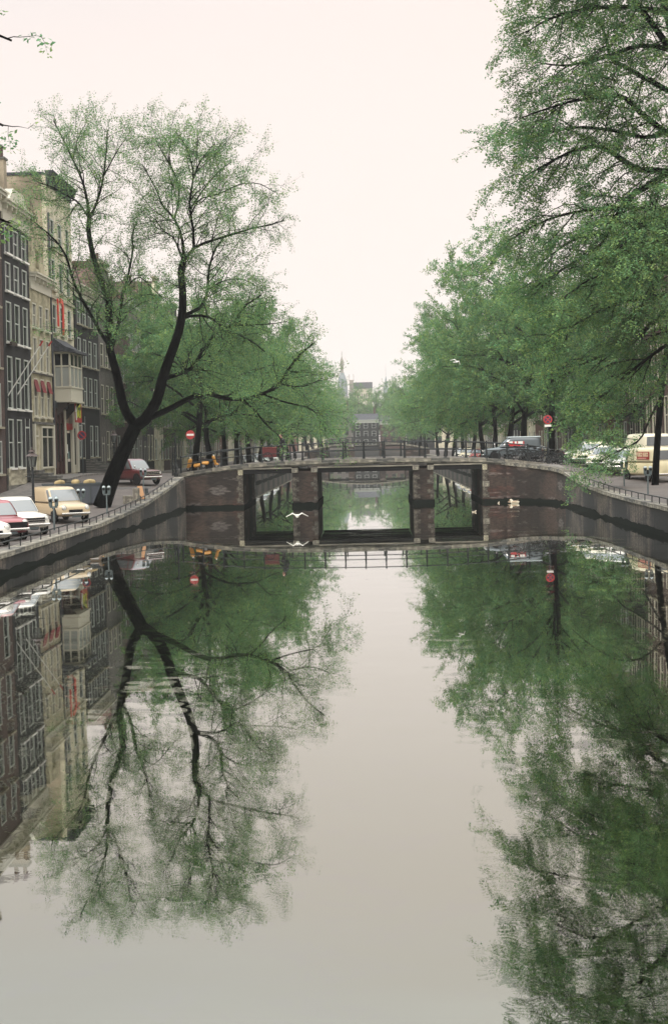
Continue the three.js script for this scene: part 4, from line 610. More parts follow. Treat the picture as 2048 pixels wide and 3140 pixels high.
function car(name, label, pos, turn, o, group) {
  const t = thing(name, label, o.cat || 'car', pos, turn, group), N = 24;
  const ring = s => Array.from({ length: N }, (_, k) => { const a = k / N * 6.28319, m = (s[2] + s[3]) / 2, h = (s[3] - s[2]) / 2; return [s[0], m + h * sp(Math.sin(a), .5), s[1] * sp(Math.cos(a), .42)]; });
  const body = part('body', ringMesh(o.body.map(ring), true), o.paint, t);
  const cab = (a, v) => { const i = Math.min(o.cabin.length - 2, Math.floor(v * (o.cabin.length - 1))), f = v * (o.cabin.length - 1) - i, A = o.cabin[i], B = o.cabin[i + 1], y = lerp(A[0], B[0], f), xf = lerp(A[1], B[1], f), xr = lerp(A[2], B[2], f), w = lerp(A[3], B[3], f); return [(xf + xr) / 2 + (xf - xr) / 2 * sp(Math.cos(a), .34), y, w * sp(Math.sin(a), .34)]; };
  const M2 = 40, V2 = 10, rings = []; for (let j = 0; j <= V2; j++) rings.push(Array.from({ length: M2 }, (_, k) => cab(-k / M2 * 6.28319, j / V2)));
  const last = rings[V2], cx = (o.cabin[o.cabin.length - 1][1] + o.cabin[o.cabin.length - 1][2]) / 2; for (const [q, up] of [[.93, .035], [.78, .06], [.4, .075]]) rings.push(last.map(p => [cx + (p[0] - cx) * q, p[1] + up, p[2] * q]));
  part('cabin', ringMesh(rings, true), o.roofPaint || o.paint, t);
  const pane = (a0, a1, v0, v1, nm) => { const nA = 10, nV = 4, P = [], I = []; for (let j = 0; j <= nV; j++) for (let i = 0; i <= nA; i++) { const p = cab(lerp(a0, a1, i / nA), lerp(v0, v1, j / nV)), cx2 = cx; P.push(cx2 + (p[0] - cx2) * 1.012 + (p[0] > cx2 ? .004 : -.004), p[1], p[2] * 1.012 + Math.sign(p[2]) * .003); } for (let j = 0; j < nV; j++) for (let i = 0; i < nA; i++) { const a = j * (nA + 1) + i; I.push(a, a + nA + 1, a + 1, a + 1, a + nA + 1, a + nA + 2); } const g = new THREE.BufferGeometry(); g.setAttribute('position', new THREE.Float32BufferAttribute(P, 3)); g.setIndex(I); g.computeVertexNormals(); return part(nm, g, M.carGlass, t); };
  const D = Math.PI / 180, w0 = o.v0 ?? .1, w1 = o.v1 ?? .84; pane(-35 * D, 35 * D, w0, w1, 'windscreen'); pane(145 * D, 215 * D, w0 + .05, w1, 'rear_window');
  for (const s of [-1, 1]) for (const [a, b] of o.side || [[55, 88], [93, 126]]) pane(s * a * D, s * b * D, w0, w1, 'side_window');
  for (const [x, s] of [[o.wheels[0], -1], [o.wheels[0], 1], [o.wheels[1], -1], [o.wheels[1], 1]]) { const w = new THREE.Group(); w.name = 'wheel'; w.position.set(x, .31, s * (o.W / 2 - .07)); t.add(w); part('tyre', TYRE, M.rubber, w); part('rim', HUB, M.chrome, w, [0, 0, s * .02]); part('wheel_arch', ARCH, M.black, w, [0, .03, s * .055]); }
  const f = o.body[0][0], r = o.body[o.body.length - 1][0], hb = o.bump ?? .42;
  part('bumper', G(new RoundedBoxGeometry(.1, .1, o.W * .88, 2, .04), [f + .05, hb, 0]), M.chrome, t); part('bumper', G(new RoundedBoxGeometry(.1, .1, o.W * .88, 2, .04), [r - .05, hb, 0]), M.chrome, t);
  for (const s of [-1, 1]) { const hl = part('headlight', G(new THREE.SphereGeometry(.088, 12, 8), [0, 0, 0], [0, 0, 0], [.5, 1, 1]), M.lamp, t, [f + (o.lampX ?? .0) + .03, o.lampY ?? .66, s * o.W * .35]); part('lamp_ring', G(new THREE.TorusGeometry(.095, .018, 6, 16), [0, 0, 0], [0, Math.PI / 2, 0]), M.chrome, hl); part('tail_lamp', box(r - .01, .68, s * o.W * .4, .04, .16, .09), M.red, t); }
  part('grille', G(new RoundedBoxGeometry(.05, o.grille?.[1] ?? .14, o.W * (o.grille?.[0] ?? .42), 1, .02), [f + .02, o.grille?.[2] ?? .55, 0]), M.black, t);
  if (o.grilleTrim) part('grille_trim', join([box(f + .04, o.grille[2] + o.grille[1] / 2, 0, .04, .03, o.W * o.grille[0]), box(f + .04, o.grille[2] - o.grille[1] / 2, 0, .04, .03, o.W * o.grille[0]), box(f + .05, o.grille[2], 0, .03, .025, o.W * o.grille[0])]), M.chrome, t);
  part('number_plate', box(f + .1, hb - .12, 0, .02, .1, .42), M.ironGrey, t);
  part('mirror', join([G(new THREE.SphereGeometry(.06, 8, 6), [o.wheels[0] - .1, o.belt + .2, o.W / 2 + .03]), rod([o.wheels[0] - .1, o.belt, o.W / 2 - .1], [o.wheels[0] - .1, o.belt + .18, o.W / 2 + .02], .012)]), M.chrome, t);
  if (o.extra) o.extra(t); return shade(t);
}
const sedan = (p, k = {}) => ({ W: 1.58, belt: .86, paint: p, body: [[2.05, .52, .36, .62], [2.0, .68, .3, .74], [1.8, .76, .26, .82], [1.1, .79, .25, .87], [0, .79, .25, .89], [-1.2, .78, .26, .88], [-1.75, .74, .3, .84], [-1.95, .62, .36, .74]], cabin: [[.84, 1.02, -1.25, .75], [1.05, .8, -1.12, .72], [1.28, .52, -.92, .66], [1.38, .38, -.78, .62]], wheels: [1.25, -1.2], lampY: .66, lampX: -.06, ...k });
const vanSmall = (p, k = {}) => ({ W: 1.5, belt: .9, paint: p, cat: 'van', body: [[1.95, .56, .38, .66], [1.9, .68, .32, .78], [1.7, .73, .28, .84], [1.0, .75, .26, .92], [0, .75, .26, .94], [-1.7, .75, .26, .94], [-1.9, .72, .3, .92]], cabin: [[.88, .98, -1.88, .745], [1.1, .78, -1.88, .735], [1.38, .5, -1.86, .7], [1.5, .34, -1.82, .64]], wheels: [1.2, -1.15], side: [[50, 66]], lampY: .68, lampX: -.04, grille: [.42, .15, .52], ...k });
const estate = (p, k = {}) => ({ W: 1.48, belt: .9, paint: p, body: [[1.83, .62, .34, .74], [1.78, .7, .3, .86], [1.3, .73, .28, .93], [.6, .74, .28, .96], [-1.5, .74, .28, .95], [-1.78, .7, .32, .92]], cabin: [[.9, .78, -1.68, .72], [1.1, .62, -1.6, .7], [1.4, .36, -1.45, .65], [1.5, .22, -1.38, .6]], wheels: [1.2, -1.2], side: [[55, 82], [86, 110], [113, 128]], lampY: .7, lampX: -.02, bump: .46, grille: [.72, .2, .7], grilleTrim: true, ...k });
const vanBig = (p, k = {}) => ({ W: 1.85, belt: 1.15, paint: p, cat: 'van', body: [[2.2, .8, .4, 1.0], [2.1, .88, .32, 1.12], [1.6, .92, .3, 1.2], [-2.0, .925, .3, 1.2], [-2.15, .88, .34, 1.18]], cabin: [[1.14, 1.98, -2.12, .91], [1.4, 1.8, -2.12, .9], [1.8, 1.5, -2.1, .87], [1.95, 1.36, -2.02, .8]], wheels: [1.35, -1.3], side: [[50, 68]], v0: .12, v1: .7, lampY: .8, ...k });
const hd = d => (d - 90) * Math.PI / 180;     // heading in degrees from towards the camera, turning to the right
const at = (x, z, d, L, g = gl) => { const r = d * Math.PI / 180, cx = x - Math.sin(r) * L / 2, cz = z - Math.cos(r) * L / 2; return [cx, g(cz) + .005, cz]; };
car('parked_van', 'beige delivery van parked nose to the canal behind the lamp post', at(-12.75, -60.9, 33, 3.9), hd(33), vanSmall(paint(.47, .375, .235)));
car('parked_car', 'white rounded saloon car next to the beige van', at(-12.85, -53.3, 33, 4.0), hd(33), sedan(paint(.74, .71, .64), { grille: [.62, .17, .6], grilleTrim: true }));
car('parked_car', 'red car squeezed between two white cars at the left edge', at(-12.95, -50.4, 33, 4.0), hd(33), sedan(paint(.25, .04, .05), { grille: [.8, .2, .58] }));
car('parked_car', 'white car nearest to the camera, cut by the left edge', at(-12.85, -47.4, 33, 4.0), hd(33), sedan(paint(.76, .74, .68), { grille: [.5, .1, .5] }));
car('parked_car', 'dark red estate car parked by the bridge end behind the elm', at(-12.75, -83.2, 44, 3.7), hd(44), estate(M.maroon));
car('parked_van', 'cream delivery van with a red framed sign behind the slim elm', [15.55, gr(-77.4), -77.4], 107 * Math.PI / 180, vanBig(paint(.78, .70, .44), { roofPaint: paint(.78, .72, .50), extra: t => {
  const s = new THREE.Group(); s.name = 'sign_board'; t.add(s); s.position.set(-.75, 1.52, -.935); s.rotation.y = Math.PI; part('panel', box(0, 0, 0, 1.5, .46, .03), std([.30, .03, .025], .5), s);
  const pale = new THREE.MeshStandardMaterial({ map: tex(128, 48, (u, v) => { const n = vnoise(u * 22, v * 5, 22, 5, 4), on = Math.abs(v - .5) < .3 && n > .62; return on ? [.55, .22, .17] : [.82, .74, .62]; }), roughness: .6 });
  part('lettering_panel', box(-.36, .06, .018, .64, .24, .01), pale, s); part('lettering_panel', box(.36, .06, .018, .64, .24, .01), pale, s); part('lettering_line', box(-.1, -.165, .018, 1.1, .07, .01), std([.6, .3, .25], .6), s);
  t.scale.setScalar(.91); part('number_board', box(-2.2, .75, .3, .02, .2, .3), M.black, t); part('waist_trim', box(-.1, 1.2, -.935, 3.9, .03, .02), std([.5, .44, .28], .5), t); } }));
car('parked_car', 'cream saloon half hidden by hanging leaves at the right quay', at(13.6, -83.4, -25, 4.0, gr), hd(-25), sedan(paint(.70, .66, .52)));
car('parked_van', 'cream van standing behind the cream saloon near the bridge end', [17.2, gr(-87), -87], 1.75, vanBig(paint(.68, .64, .5)));
car('parked_car', 'white saloon parked behind the row of bicycles', [15.0, gr(-92), -92.6], .2, sedan(paint(.72, .70, .63)));
car('parked_car', 'white car parked between the cream van and the cream saloon', at(14.2, -80.4, -20, 4.0, gr), hd(-20), sedan(paint(.74, .72, .66)));
car('parked_car', 'pale yellow car nearest the right bridge end behind the leaves', at(13.4, -87.6, -30, 4.0, gr), hd(-30), sedan(paint(.66, .62, .45)));
car('van_on_bridge', 'grey blue van with a red side panel crossing the bridge', [9.75, deckY(9.75), -94.6], Math.PI, vanSmall(paint(.075, .095, .105), { extra: t => { part('pale_roof', G(new RoundedBoxGeometry(2.2, .1, 1.3, 2, .05), [-.75, 1.55, 0]), paint(.36, .42, .43), t); const s = new THREE.Group(); s.name = 'side_panel'; t.add(s); part('panel', box(-.2, 1.12, -.755, 1.05, .32, .02), std([.48, .025, .03], .5), s); for (const [x, w] of [[.16, .24], [-.16, .14], [-.48, .32]]) part('lettering_block', box(x, 1.2, -.77, w, .16, .012), M.white, s); } }));
const lc = [[-13.6, -160, 'white'], [-13.6, -178, 'pale'], [-13.6, -196, 'white'], [13.6, -172, 'red'], [13.6, -181, 'cream'], [13.6, -190, 'cream'], [13.6, -200, 'white']], tint = { white: paint(.72, .72, .69), pale: paint(.55, .62, .6), red: paint(.42, .04, .03), cream: paint(.7, .62, .42) };
lc.forEach(([x, z, c], i) => car('parked_car', `${c === 'pale' ? 'pale green' : c} car under the ${x < 0 ? 'left' : 'right'} trees beyond the bridge, ${['nearest', 'middle', 'farthest', 'first', 'second', 'third', 'fourth'][i]} there`, [x, (x < 0 ? gl : gr)(z), z], x < 0 ? -1.2 : -1.9, sedan(tint[c]), 'cars parked beyond the bridge'));

// ---------------------------------------------------------------- bicycles, scooters and the carrier tricycle
function bikeParts(t, col) {
  const wheel = (x, nm) => { const w = new THREE.Group(); w.name = 'wheel'; w.position.set(x, .34, 0); t.add(w); part('tyre', G(new THREE.TorusGeometry(.33, .02, 6, 22)), M.rubber, w); const sp2 = []; for (let k = 0; k < 8; k++) { const a = k * Math.PI / 8; sp2.push(rod([-.32 * Math.cos(a), -.32 * Math.sin(a), 0], [.32 * Math.cos(a), .32 * Math.sin(a), 0], .003, .003, 3)); } part('spokes', join(sp2), M.steel, w); return w; };
  wheel(.53); wheel(-.53);
  part('frame', join([rod([-.1, .3, 0], [-.22, .85, 0], .018), rod([-.1, .3, 0], [.38, .82, 0], .018), rod([-.19, .76, 0], [.37, .8, 0], .016), rod([.36, .92, 0], [.53, .34, 0], .016), rod([-.1, .3, 0], [-.53, .34, 0], .012), rod([-.2, .78, 0], [-.53, .34, 0], .011)]), col, t);
  part('handlebar', join([rod([.36, .9, 0], [.33, 1.04, 0], .013), rod([.33, 1.04, -.26], [.33, 1.04, .26], .012), rod([.33, 1.04, .26], [.16, 1.02, .28], .014), rod([.33, 1.04, -.26], [.16, 1.02, -.28], .014)]), M.steel, t);
  part('saddle', G(new THREE.SphereGeometry(.1, 8, 6), [-.25, .93, 0], [0, 0, 0], [1.3, .5, .9]), M.black, t);
  part('mudguard', join([-.53, .53].map(x => G(new THREE.TorusGeometry(.365, .018, 4, 12, 2.2), [x, .34, 0], [0, 0, .55]))), col, t);
  part('chain_case', box(-.3, .32, .05, .5, .1, .03), M.black, t);
}
const bp = thing('bicycle', 'dark bicycle leaning on the bridge railing nearest the middle of the bridge', 'bicycle', [9.3, deckY(9.3) + .05, -90.55], .1, 'bicycles on the bridge'); bikeParts(bp, M.iron); shade(bp);
[[10.2, -90.62, 3.3, 'second from the left'], [11.0, -90.5, .2, 'third from the left'], [11.7, -90.7, 2.9, 'fourth from the left'], [12.3, -90.5, .4, 'second from the right'], [13.0, -90.75, 3.5, 'rightmost'], [9.8, -91.2, .3, 'first in the back rank'], [10.6, -91.3, 3.0, 'second in the back rank'], [11.4, -91.2, -.2, 'third in the back rank'], [12.1, -91.35, 3.4, 'fourth in the back rank'], [12.8, -91.3, .1, 'last in the back rank']].forEach(([x, z, r, w]) => { const c = bp.clone(); thing('bicycle', `dark bicycle leaning on the bridge railing, ${w} of the row`, 'bicycle', [x, deckY(x) + .05, z], r, 'bicycles on the bridge', c); c.rotation.x = .12; });
function scooter(label, x, z, turn) {
  const t = thing('scooter', label, 'scooter', [x, deckY(x) + .04, z], turn);
  for (const wx of [.6, -.55]) { const w = new THREE.Group(); w.name = 'wheel'; w.position.set(wx, .24, 0); t.add(w); part('tyre', G(new THREE.TorusGeometry(.18, .055, 8, 16)), M.rubber, w); part('rim', G(CYL, [0, 0, 0], [Math.PI / 2, 0, 0], [.13, .06, .13]), M.steel, w); }
  part('leg_shield', blob([[.52, .42, 0, .1, .34, .98, 0, .13], [.52, .42, .16, .05, .36, .95, .2, .05], [.52, .42, -.16, .05, .36, .95, -.2, .05]], .02, .05), M.orange, t);
  part('rear_cowl', blob([[-.2, .5, 0, .15, -.68, .56, 0, .13], [-.3, .42, .14, .1, -.62, .45, .14, .08], [-.3, .42, -.14, .1, -.62, .45, -.14, .08]], .02, .05), M.orange, t);
  part('seat', G(new RoundedBoxGeometry(.66, .1, .26, 2, .045), [-.38, .78, 0]), M.black, t); part('floorboard', box(.12, .3, 0, .5, .06, .3), M.black, t);
  part('handlebar', join([rod([.34, .98, 0], [.3, 1.12, 0], .03), rod([.28, 1.12, -.3], [.28, 1.12, .3], .016)]), M.iron, t); part('headlight', G(new THREE.SphereGeometry(.085, 10, 8), [.36, 1.1, 0]), M.lamp, t); t.scale.setScalar(.76); part('mudguard', G(new THREE.SphereGeometry(.2, 10, 6, 0, 6.28, 0, 1.5), [.6, .28, 0], [0, 0, 0], [1.1, 1, .5]), M.orange, t); shade(t);
}
scooter('orange scooter at the left end of the bridge, seen end on', -11.35, -91.6, 2.5);
scooter('orange scooter beside the first one, showing its tall leg shield', -10.3, -91.7, .35);
{
  const x = -5.9, y = deckY(-5.9), t = thing('carrier_tricycle', 'maroon box carrier tricycle on the bridge', 'tricycle', [x, y + .03, -92.3], 0);
  const bx2 = part('box', G(new RoundedBoxGeometry(.95, .62, .8, 2, .03), [-.5, .62, 0]), std([.10, .012, .014], .5), t); part('lid', box(-.5, .95, 0, 1.0, .04, .84), std([.22, .05, .04], .6), bx2);
  for (const [wx, wz] of [[-.6, .42], [-.6, -.42], [.95, 0]]) { const w = new THREE.Group(); w.name = 'wheel'; w.position.set(wx, .33, wz); t.add(w); part('tyre', G(new THREE.TorusGeometry(.3, .025, 6, 20)), M.rubber, w); part('spokes', join([0, .8, 1.6, 2.4].map(a => rod([-.3 * Math.cos(a), -.3 * Math.sin(a), 0], [.3 * Math.cos(a), .3 * Math.sin(a), 0], .004, .004, 3))), M.steel, w); }
  part('frame', join([rod([-.05, .4, 0], [.35, .35, 0], .025), rod([.35, .35, 0], [.95, .33, 0], .02), rod([.35, .35, 0], [.5, .85, 0], .02), rod([.5, .8, 0], [.95, .33, 0], .015), rod([-.05, .9, -.3], [-.05, .9, .3], .018), rod([-.05, .5, 0], [-.05, .9, 0], .02)]), M.iron, t); part('saddle', G(new THREE.SphereGeometry(.11, 8, 6), [.52, .9, 0], [0, 0, 0], [1.2, .5, .9]), M.black, t); shade(t);
  // the rider: one continuous body, riding towards the left
  const p = thing('person', 'rider in dark clothes on the carrier tricycle', 'person', [x, y + .03, -92.3], 0);
  const torso = [[.5, .95, 0, .15, .36, 1.38, 0, .17], [.36, 1.38, 0, .13, .31, 1.5, 0, .06], [.36, 1.42, .17, .07, .2, 1.15, .25, .05], [.2, 1.15, .25, .05, -.02, .98, .24, .04], [.36, 1.42, -.17, .07, .2, 1.15, -.25, .05], [.2, 1.15, -.25, .05, -.02, .98, -.24, .04]], legs = [[.5, .93, .09, .11, .2, .72, .12, .08], [.2, .72, .12, .075, .3, .3, .12, .05], [.3, .28, .12, .045, .16, .24, .12, .04], [.5, .93, -.09, .11, .16, .82, -.12, .08], [.16, .82, -.12, .075, .22, .45, -.12, .05], [.22, .42, -.12, .045, .08, .4, -.12, .04]];
  part('clothing', blob([...torso, ...legs], .018, .03), std([.016, .017, .02], .9), p);
  const head = part('head', blob([[.28, 1.64, 0, .095, .26, 1.7, 0, .1], [.31, 1.5, 0, .05, .29, 1.6, 0, .055], [.185, 1.635, 0, .016, .17, 1.62, 0, .014], [.21, 1.57, 0, .04, .22, 1.56, 0, .04], [.28, 1.64, .1, .02, .28, 1.67, .1, .02], [.28, 1.64, -.1, .02, .28, 1.67, -.1, .02]], .008, .015), std([.42, .26, .19], .6), p);
  part('hair', blob([[.31, 1.74, 0, .085, .34, 1.68, 0, .08]], .012, .02), std([.02, .015, .012], .9), head);
  const fingers = []; for (const s of [-1, 1]) { fingers.push([-.02, .98, s * .24, .038, -.07, .95, s * .24, .036]); for (let k = 0; k < 4; k++) fingers.push([-.07, .955, s * (.215 + k * .018), .01, -.085, .925 + .004 * k, s * (.215 + k * .018), .009], [-.085, .925 + .004 * k, s * (.215 + k * .018), .009, -.06, .905, s * (.215 + k * .018), .008]); fingers.push([-.03, .97, s * .205, .011, -.075, .935, s * .198, .009]); }
  part('hands', blob(fingers, .006, .006), std([.42, .26, .19], .6), p); shade(p);
}
// ---------------------------------------------------------------- street furniture
function meter(label, x, z, g, turn = 0) {
  const t = thing('parking_meter', label, 'parking meter', [x, g(z), z], turn, 'twin parking meters');
  part('post', rod([0, 0, 0], [0, .92, 0], .04, .036), std([.10, .13, .135], .5), t); part('yoke', box(0, .95, 0, .3, .07, .07), std([.10, .13, .135], .5), t);
  for (const s of [-1, 1]) { const h = part('meter_head', G(new THREE.CylinderGeometry(.085, .07, .3, 10), [0, 0, 0]), std([.085, .115, .12], .45), t, [s * .12, 1.13, 0]); part('dome', G(new THREE.SphereGeometry(.088, 10, 6, 0, 6.28, 0, 1.57), [0, .15, 0]), std([.34, .40, .41], .3), h); part('dial', G(CYL, [0, .08, .08], [Math.PI / 2, 0, 0], [.06, .02, .06]), M.black, h); }
  shade(t);
}
meter('twin headed grey parking meter in front of the beige van', -12.75, -56.6, gl); meter('twin headed parking meter between the beige van and the skip', -13.2, -64.3, gl); meter('twin headed parking meter in front of the leaning elm trunk', -12.45, -66.6, gl); meter('twin headed parking meter in front of the dark red car', -12.75, -79.6, gl);
meter('parking meter at the rear of the cream delivery van', 13.35, -73.4, gr); meter('parking meter in front of the cream van nearest the camera', 12.95, -65.2, gr);
function lampPost(label, x, z, g, h) {
  const t = thing('street_lamp', label, 'street lamp', [x, g(z), z]);
  part('post', new THREE.LatheGeometry([[.16, 0], [.16, .12], [.11, .2], [.12, .55], [.08, .65], [.075, .9], [.095, .95], [.06, 1.02], [.05, h - .35], [.08, h - .3], [.045, h - .25], [.05, h]].map(p => new THREE.Vector2(...p)), 12), M.iron, t); part('ladder_bar', rod([-.3, h - .35, 0], [.3, h - .35, 0], .018), M.iron, t);
  const l = new THREE.Group(); l.name = 'lantern'; l.position.y = h; t.add(l); part('glass', new THREE.CylinderGeometry(.2, .12, .42, 6), M.glassPale, l, [0, .25, 0]);
  const bars = []; for (let k = 0; k < 6; k++) { const a = k * Math.PI / 3; bars.push(rod([.125 * Math.sin(a), .04, .125 * Math.cos(a)], [.205 * Math.sin(a), .47, .205 * Math.cos(a)], .013)); } part('lantern_frame', join(bars), M.iron, l); part('hood', join([G(new THREE.ConeGeometry(.3, .2, 6), [0, .58, 0]), G(new THREE.CylinderGeometry(.1, .14, .1, 6), [0, .7, 0]), G(new THREE.SphereGeometry(.045, 8, 6), [0, .8, 0])]), std([.05, .034, .03], .6), l); shade(t);
}
lampPost('old black street lamp with a lantern beside the beige van', -13.75, -57.4, gl, 2.55); lampPost('street lamp half hidden behind the leaning elm trunk', -16.6, -92, gl, 2.2);
function roundSign(label, x, y0, z, h, kind, turn = 0) {
  const t = thing('road_sign', label, 'sign', [x, y0, z], turn); part('pole', rod([0, 0, 0], [0, h - .02, 0], .032), M.ironGrey, t);
  const d = part('disc', G(CYL, [0, 0, 0], [Math.PI / 2, 0, 0], [.3, .02, .3]), kind === 'entry' ? M.red : M.red, t, [0, h, .05]);
  if (kind === 'entry') part('white_bar', box(0, 0, .014, .46, .13, .012), M.white, d);
  else { part('blue_field', G(CYL, [0, 0, .012], [Math.PI / 2, 0, 0], [.21, .012, .21]), M.blue, d); part('red_slash', G(UNIT, [0, 0, .021], [0, 0, -.785], [.44, .07, .008]), M.red, d); if (kind === 'stop') part('red_slash', G(UNIT, [0, 0, .024], [0, 0, .785], [.44, .07, .008]), M.red, d); }
  if (kind === 'stop') part('plate', box(0, -.4, .05, .44, .14, .02), M.white, t, [0, h, 0]); shade(t);
}
roundSign('red and white no entry sign at the left end of the bridge', -11.6, 2.3, -92.4, 2.5, 'entry'); roundSign('red and blue round sign with a white plate at the right bridge end', 12.0, 2.35, -93.4, 2.9, 'stop'); roundSign('red ringed parking sign in front of the shop door', -19.0, gl(-94), -93.5, 2.75, 'park');
{ const t = thing('traffic_light', 'small hazy traffic light at the far bridge', 'traffic light', [-12.2, 2.6, -272]); part('pole', rod([0, 0, 0], [0, 3.2, 0], .06), M.iron, t); part('housing', box(0, 3.6, 0, .34, .9, .26), M.black, t); for (const [k, c] of [[0, [.9, .05, .04]], [1, [.12, .08, .02]], [2, [.02, .09, .03]]]) part('lens', G(CYL, [0, 3.88 - k * .28, .14], [Math.PI / 2, 0, 0], [.11, .03, .11]), std(c, .3), t); shade(t); }
{ // end post of the bridge railing, left
  for (const [x, z, l] of [[-12.25, -89.7, 'tall black iron end post of the railing at the left bridge end'], [-12.6, -90.8, 'black iron bollard behind the railing end post on the left']]) { const t = thing('iron_post', l, 'post', [x, gl(z), z]); part('shaft', new THREE.LatheGeometry([[.14, 0], [.14, .2], [.08, .3], [.06, 1.3], [.1, 1.36], [.05, 1.42], [.045, 2.4], [.07, 2.46], [0, 2.6]].map(p => new THREE.Vector2(...p).multiplyScalar(z < -90 ? .6 : 1)), 10), M.iron, t); part('stay', rod([0, .9, 0], [.3, 0, .45], .03), M.iron, t); shade(t); } }
// ---------------------------------------------------------------- skip, builders' things
{ const t = thing('rubble_skip', 'dark steel skip beside the leaning elm', 'skip', [-15.5, gl(-73), -73.2], .25); const s = new THREE.Shape(); s.moveTo(-1.1, 0); s.lineTo(1.1, 0); s.lineTo(1.5, 1.0); s.lineTo(-1.5, 1.0); s.closePath(); const g = new THREE.ExtrudeGeometry(s, { depth: 1.5, bevelEnabled: false }); g.translate(0, .1, -.75); part('hull', g, std([.06, .07, .085], .6), t); part('rim', join([box(0, 1.12, .76, 3.06, .08, .08), box(0, 1.12, -.76, 3.06, .08, .08)]), M.ironGrey, t); for (const x of [-.9, 0, .9]) part('rib', box(x, .6, .77, .07, .9, .05), M.ironGrey, t); shade(t);
  const R = rng(8); [['pale yellow sack on the skip, nearest the trunk', .9], ['yellow sack in the middle of the skip', .2], ['crumpled yellow sack at the left end of the skip', -.6]].forEach(([l, dx]) => { const k = thing('sack', l, 'sack', [-15.5 + dx, gl(-73) + 1.1, -73.2 - dx * .24], R() * 3, null, new THREE.Mesh(blob([[-.2, .08, 0, .13, .2, .1, .02, .12], [-.05, .14, .1, .1, .1, .12, -.1, .11]], .03, .05), std([.36, .28, .14], .9))); shade(k); }); }
{ const st2 = M.coping; [[-12.6, -73.4, .5, .42, .4, .3, 'grey concrete block near the elm trunk on the quay'], [-12.35, -74.6, .3, .7, .3, -.2, 'upright grey stone near the elm trunk']].forEach(([x, z, w, h, d, r, l]) => { const k = thing('stone_block', l, 'block', [x, gl(z) + h / 2, z], r, null, new THREE.Mesh(new RoundedBoxGeometry(w, h, d, 2, .03), st2)); shade(k); });
  const pl = thing('plank', 'orange brown plank propped at the quay edge', 'plank', [-12.25, gl(-75.6), -75.6], .4, null, new THREE.Mesh(G(new RoundedBoxGeometry(.28, .9, .05, 1, .015), [0, .36, 0], [-.7, 0, 0]), std([.36, .20, .10], .8))); shade(pl);
  const bg = thing('bin_bag', 'black rubbish bag by the orange plank', 'bag', [-12.4, gl(-74.9), -74.95], 0, null, new THREE.Mesh(blob([[0, .13, 0, .15, .12, .16, .03, .13], [.05, .3, .02, .05, .05, .36, .02, .03]], .025, .05), M.black)); shade(bg);
  const bl = thing('barrier_plank', 'grey barrier beam lying behind the stone blocks', 'beam', [-13.4, gl(-77.5), -77.5], .5); part('beam', box(0, .45, 0, 3.0, .12, .08), std([.2, .2, .2], .8), bl); for (const x of [-1.2, 1.2]) part('trestle', box(x, .2, 0, .1, .4, .3), M.ironGrey, bl); shade(bl); }
// ---------------------------------------------------------------- birds
function gull(label, x, y, z, turn, roll, s = 1) {
  const t = thing('gull', label, 'bird', [x, y, z], turn), B = [[-.2, 0, 0, .035, .12, .01, 0, .075], [.12, .01, 0, .07, .22, .03, 0, .045], [-.2, 0, 0, .03, -.34, 0, .03, .012], [-.2, 0, 0, .03, -.34, 0, -.03, .012]];
  for (const q of [-1, 1]) for (let k = 0; k < 3; k++) B.push([.1 - k * .05, .03, q * .03, .026, .08 - k * .05, .15, q * .24, .022 - k * .004], [.08 - k * .05, .15, q * .24, .02 - k * .003, -.06 - k * .04, -.02, q * .56, .009]);
  part('body', blob(B, .012, .016), std([.88, .87, .83], .7), t); part('beak', rod([.25, .025, 0], [.31, .01, 0], .014, .004, 6), M.orange, t); t.rotation.order = 'YXZ'; t.rotation.x = roll; t.scale.setScalar(s); shade(t);
}
gull('white gull gliding low over the water in front of the bridge', -3.35, .62, -66, -Math.PI / 2 + .1, 0, .92);
gull('white gull flying in front of the right trees', 6.25, 9.4, -97, -.9, -.3, .82);
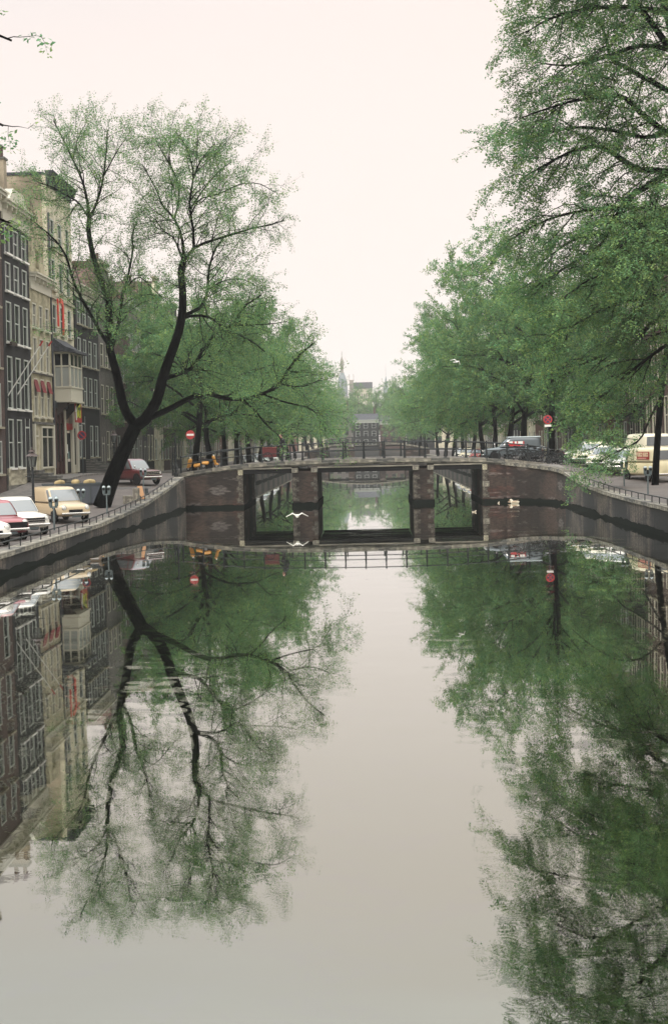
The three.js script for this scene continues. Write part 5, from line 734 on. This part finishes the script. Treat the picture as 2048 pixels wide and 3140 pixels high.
function duck(label, x, z, turn, dark, s = 1) { const t = thing('duck', label, 'bird', [x, -.02, z], turn); part('body', blob([[-.2, .07, 0, .07, .12, .08, 0, .09], [-.2, .09, 0, .05, -.3, .13, 0, .02], [.12, .1, 0, .06, .19, .2, 0, .045], [.19, .22, 0, .05, .22, .23, 0, .045]], .014, .025), std(dark ? [.10, .075, .055] : [.6, .55, .45], .85), t); part('beak', box(.29, .22, 0, .07, .02, .04), M.orange, t); part('wing', blob([[-.22, .12, .07, .02, .06, .12, .085, .04], [-.22, .12, -.07, .02, .06, .12, -.085, .04]], .014, .015), std(dark ? [.2, .19, .18] : [.42, .30, .2], .85), t); t.scale.setScalar(s); shade(t); }
duck('dark duck swimming near the left quay wall', -9.75, -49.9, .1, true, .8); duck('pale brown duck by the foot of the right abutment', 9.1, -87.6, 2.6, false, 1.1); duck('small white bird afloat in front of the right bridge opening', 5.9, -78.2, .3, false, .45); duck('tiny white bird afloat beside the right abutment', 8.2, -88.4, 1.2, false, .45);
{ const nest = thing('floating_nest', 'heap of pale sticks and litter floating under the brown duck', 'nest', [9.1, 0, -88.0], 0, null, new THREE.Mesh(join(Array.from({ length: 26 }, (_, k) => { const R = rng(k + 900), a = R() * 6.28, r = .1 + .32 * R(); return rod([Math.cos(a) * r, .02 + .12 * R(), Math.sin(a) * r], [Math.cos(a + 1.2 + R()) * r, .03 + .2 * R(), Math.sin(a + 1.2) * r], .018, .012, 5); })), std([.38, .29, .21], .9))); shade(nest); }
// ---------------------------------------------------------------- elm outside the left edge whose twigs hang into the picture
{
  const b = [-13.4, gl(-24), -24], L = [[[0, -.2, 0, .4], [0, 3, 0, .33], [.3, 6, 0, .28], [.4, 9, .3, .2], [.2, 13, .6, .1]], [[.3, 6, 0, .13], [2.2, 8.3, .2, .1], [4.4, 9.4, .4, .06], [6.4, 9.2, .4, .04], [7.45, 8.7, .4, .02]], [[.4, 8, 0, .1], [2.6, 10.4, -.6, .07], [5.4, 11.2, -.8, .04], [7.3, 10.5, -1, .02]], [[2.2, 8.3, .2, .07], [4.6, 7.6, 0, .04], [6.4, 7.5, .2, .03], [7.5, 7.1, .2, .015]], [[.3, 9, .3, .12], [-1.5, 11.5, 1, .07], [-2.6, 12.5, 1.5, .03]]];
  const o = { seed: 44, gap: .5, len: .8, lift: 0, droop: -.05, twigGap: .3, twig: .4, leafGap: .12, bare: i => i === 0 ? .7 : .5, spray: SPRAY_NEAR, scale: 1 };
  treeThing('elm_tree', 'elm whose leafy twig tips hang in at the upper left corner', b, 0, null, grow(L, o), o);
}
renderer.render(scene, camera);
